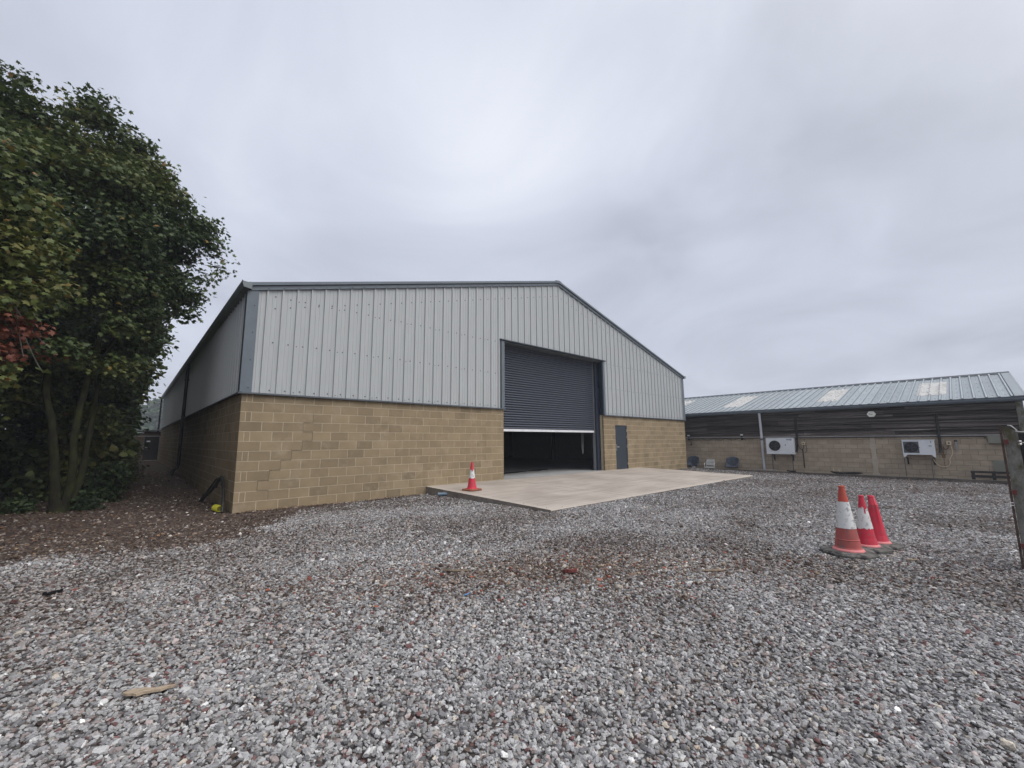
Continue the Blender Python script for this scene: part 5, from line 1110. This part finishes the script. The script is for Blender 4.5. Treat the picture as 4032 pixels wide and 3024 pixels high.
for pth, r_ in (([(-3.98, -2.5, 3.9), (-3.48, -2.4, 3.75), (-3.16, -2.35, 3.45), (-3.08, -2.35, 3.1), (-3.00, -2.35, 2.75)], 0.013), ([(-3.16, -2.35, 3.45), (-2.94, -2.35, 3.1), (-2.76, -2.35, 2.9)], 0.010), ([(-3.08, -2.35, 3.9), (-3.13, -2.35, 3.4), (-3.00, -2.35, 3.0), (-2.88, -2.3, 2.7), (-2.80, -2.3, 2.55)], 0.009), ([(-3.08, -2.35, 3.1), (-3.30, -2.35, 3.0), (-3.53, -2.35, 3.05)], 0.007)):
    q.tube(spline(pth, 5), [r_ * (1 - 0.6 * i / (5 * (len(pth) - 1))) for i in range(5 * (len(pth) - 1) + 1)], 6)
db = q.build('dead_branch', M['twig'], T); db.location = -Vector(T.location)
dl = leaves([B(-3.43, -2.35, 3.30, 0.22, 0.10), B(-3.08, -2.35, 3.15, 0.20, 0.2), B(-3.38, -2.35, 2.95, 0.26, 0.14), B(-3.20, -2.35, 2.78, 0.16, 0.14), B(-2.84, -2.32, 2.72, 0.16, 0.12), B(-3.68, -2.35, 3.1, 0.25, 0.16)], 1300, 0.068, 31, MLR, 'dead_leaves', db, tone=(0.1, 1), clump=8, cr=0.10, accent=0.0, fill=0.1, gap=0.05)
dl.location = (0, 0, 0)
# the row behind
rowT = [(-2.9, 7.2, 9.3, 'second tree of the row, dense dark green, right behind the big maple'), (-3.0, 11.0, 10.3, 'third tree of the row along the passage, clipped by the warehouse gutter line'), (-3.1, 15.0, 11.0, 'fourth tree of the row along the passage, leaves down to the ground'),
        (-3.2, 19.5, 10.0, 'fifth tree of the row, half way down the passage'), (-3.3, 24.5, 9.0, 'last but one tree of the row along the passage'), (-3.4, 29.0, 8.0, 'last low tree of the row beside the outbuilding')]
for k, (x, y, h_, lb) in enumerate(rowT):
    T = empty('maple_tree', (x, y, gz(x, y)), lb, 'tree', 'trees along the left side'); r = random.Random(40 + k); bl = []
    for i in range(20):
        z = 0.7 + (h_ - 1.4) * i / 19; t = z / h_; w = 1.9 * math.sin(math.pi * min(1, 0.25 + 0.75 * t)) ** 0.6
        lim = float(np.interp(z, (0.5, 2.5, 3.5, 4.5, 5.5, 6.5, 7.5, 8.5), (-1.5, -1.42, -1.28, -0.9, -0.58, -0.35, -0.1, 0.1)))
        xx = x + r.uniform(-0.3, 1.0) * w * 0.75; rr = r.uniform(0.85, 1.2); xx = min(xx, lim - rr - 0.22); bl.append(B(xx, y + r.uniform(-1.6, 1.6), z, rr))
        if i % 2 == 0: bl.append(B(x - r.uniform(0.6, 1.8), y + r.uniform(-1.6, 1.6), z, rr * 1.1))
    limbs([([(x, y, -0.05), (x + .05, y, 1.8), (x - .1, y, 3.4), (x, y + .1, h_ * 0.85)], 0.13, 0.03), ([(x + .1, y + .2, -0.05), (x + .35, y + .25, 1.6), (x + .7, y + .3, 3.2), (x + .9, y + .3, h_ * 0.7)], 0.10, 0.02)], bl[::2], T, 60 + k, twig=False)
    leaves(bl, 27000 if k < 2 else 16000, 0.16 if k < 2 else 0.20, 70 + k, ML, 'crown', T, clump=12, cr=0.22, simple=True, accent=0.004, fill=0.45)
# shaded wood edge behind, to the left
back = [(-7.0, 1.2, 8.5, 'tree standing in deep shade left of the big maple trunks'), (-6.6, 5.6, 9.0, 'broad dark tree behind the big maple in the shade'), (-7.2, 10.5, 9.0, 'dark tree of the wood edge level with the third row tree'), (-9.5, -1.0, 8.0, 'outer dark tree of the wood beyond the left edge'), (-10.5, 6.0, 9.5, 'rearmost dark tree of the wood left of the passage')]
for k, (x, y, h_, lb) in enumerate(back):
    T = empty('maple_tree', (x, y, gz(x, y)), lb, 'tree', 'trees along the left side'); r = random.Random(140 + k)
    bl = [B(x + r.uniform(-1.5, 1.5), y + r.uniform(-1.7, 1.7), 1.9 + (h_ - 2.8) * i / 13, r.uniform(1.0, 1.45)) for i in range(14)]
    bl += [B(x + r.uniform(-1.8, 1.8), y + r.uniform(-1.8, 1.8), r.uniform(0.5, 1.6), 0.9, 0.7) for i in range(5)]
    limbs([([(x, y, -0.05), (x + .1, y, 2.0), (x, y, 4.0), (x, y + .1, h_ * 0.85)], 0.16, 0.03)], bl[::3], T, 160 + k, twig=False)
    leaves(bl, 11000, 0.22, 170 + k, ML2, 'crown', T, clump=11, cr=0.28, simple=True, accent=0.01, fill=0.3)
# undergrowth
ug = [(-2.3, 4.6, 0.75, 'low leafy shrub at the foot of the maple beside the passage'), (-2.3, 6.6, 0.95, 'second leafy shrub along the left of the passage'), (-2.3, 9.2, 1.1, 'third, fuller shrub along the left of the passage'), (-2.45, 2.9, 0.25, 'small weedy shrub hugging the maple trunk base'), (-3.5, 2.9, 0.22, 'straggly shrub left of the maple trunk base'), (-2.25, 12.8, 1.1, 'fourth shrub along the left of the passage, in shade'), (-2.2, 17.0, 1.1, 'dark shrub half way down the passage')]
for k, (x, y, h_, lb) in enumerate(ug):
    T = empty('shrub', (x, y, gz(x, y)), lb, 'shrub', 'shrubs under the trees'); z0 = gz(x, y)
    bl = [B(x + rnd.uniform(-.35, .35) * h_, y + rnd.uniform(-.6, .6) * h_, z0 + h_ * f_, 0.5 * h_ + 0.1, 0.38 * h_) for f_ in (0.3, 0.55, 0.8, 1.1)]
    q = MB()
    for b_ in bl: q.tube(spline([(x, y, z0 - 0.02), ((x + b_[0]) / 2, (y + b_[1]) / 2 + .05, z0 + b_[5]), b_[:3]], 4), [0.014 * (1 - i / 10) for i in range(9)], 5)
    o = q.build('stem', M['twig'], T); o.location = -Vector(T.location)
    leaves(bl, int(2600 * h_), 0.075, 200 + k, ML2, 'foliage', T, clump=9, cr=0.12, simple=True, accent=0.01, fill=0.1)

# far trees in the mist
far = [(1.5, 200, 19.0, 8.5, 'misty grey green tree far off beyond the passage, the taller one'), (8.3, 176, 13.5, 8, 'misty pale green tree far off beside the warehouse end, the lower one'), (-11, 212, 18.0, 9.5, 'misty tree far off half hidden by the tree row'), (17, 205, 16.5, 9, 'misty tree far behind the warehouse'), (-4.0, 165, 9.0, 7.0, 'low misty bush mass far beyond the passage')]
for k, (x, y, h_, w, lb) in enumerate(far):
    T = empty('distant_tree', (x, y, 0), lb, 'tree', 'misty trees beyond the passage'); r = random.Random(300 + k)
    bl = [B(x + r.uniform(-.6, .6) * w, y + r.uniform(-.5, .5) * w, h_ * (0.15 + 0.72 * i / 15), w * r.uniform(0.30, 0.45) * (1.15 - 0.5 * i / 15)) for i in range(16)]
    q = MB(); q.tube([(x, y, 0), (x, y, h_ * 0.6)], [0.4, 0.15], 8); o = q.build('trunk', M['bark'], T); o.location = -Vector(T.location)
    leaves(bl, 7000, 1.15, 310 + k, MLF, 'crown', T, clump=8, cr=1.0, simple=True, accent=0, fill=0.4)
for k, (x, y, h_, w, lb) in enumerate(((58, 17.3, 8.0, 1.6, 'small dark tree top just above the shed ridge at the warehouse corner'), (60, 13.4, 7.5, 1.8, 'thin tree top peeping over the shed ridge, right of the darker one'))):
    T = empty('distant_tree', (x, y, 0), lb, 'tree', 'tree tops behind the shed'); r = random.Random(330 + k)
    bl = [B(x + r.uniform(-.4, .4) * w, y + r.uniform(-.7, .7) * w * 1.3, h_ * (0.35 + 0.58 * i / 11), w * r.uniform(0.22, 0.36)) for i in range(12)]
    q = MB(); q.tube([(x, y, 0), (x, y, h_ * 0.8)], [0.25, 0.08], 8); o = q.build('trunk', M['bark'], T); o.location = -Vector(T.location)
    leaves(bl, 2600, 0.32, 340 + k, MLF, 'crown', T, clump=8, cr=0.3, simple=True, accent=0, fill=0.2)

# ------------------------------------------------------------------ damp air
hz = MB(); hz.box(-170, 170, -60, 260, -1.6, 22.0)
mh = bpy.data.materials.new('haze'); mh.use_nodes = True; nt = mh.node_tree; nt.nodes.clear()
pv = N(nt, 'ShaderNodeVolumePrincipled'); pv.inputs['Color'].default_value = (0.80, 0.86, 0.94, 1); pv.inputs['Density'].default_value = 0.0014
mo = N(nt, 'ShaderNodeOutputMaterial'); L(nt, pv.outputs[0], mo.inputs['Volume'])
tag(hz.build('haze', mh), kind='stuff')
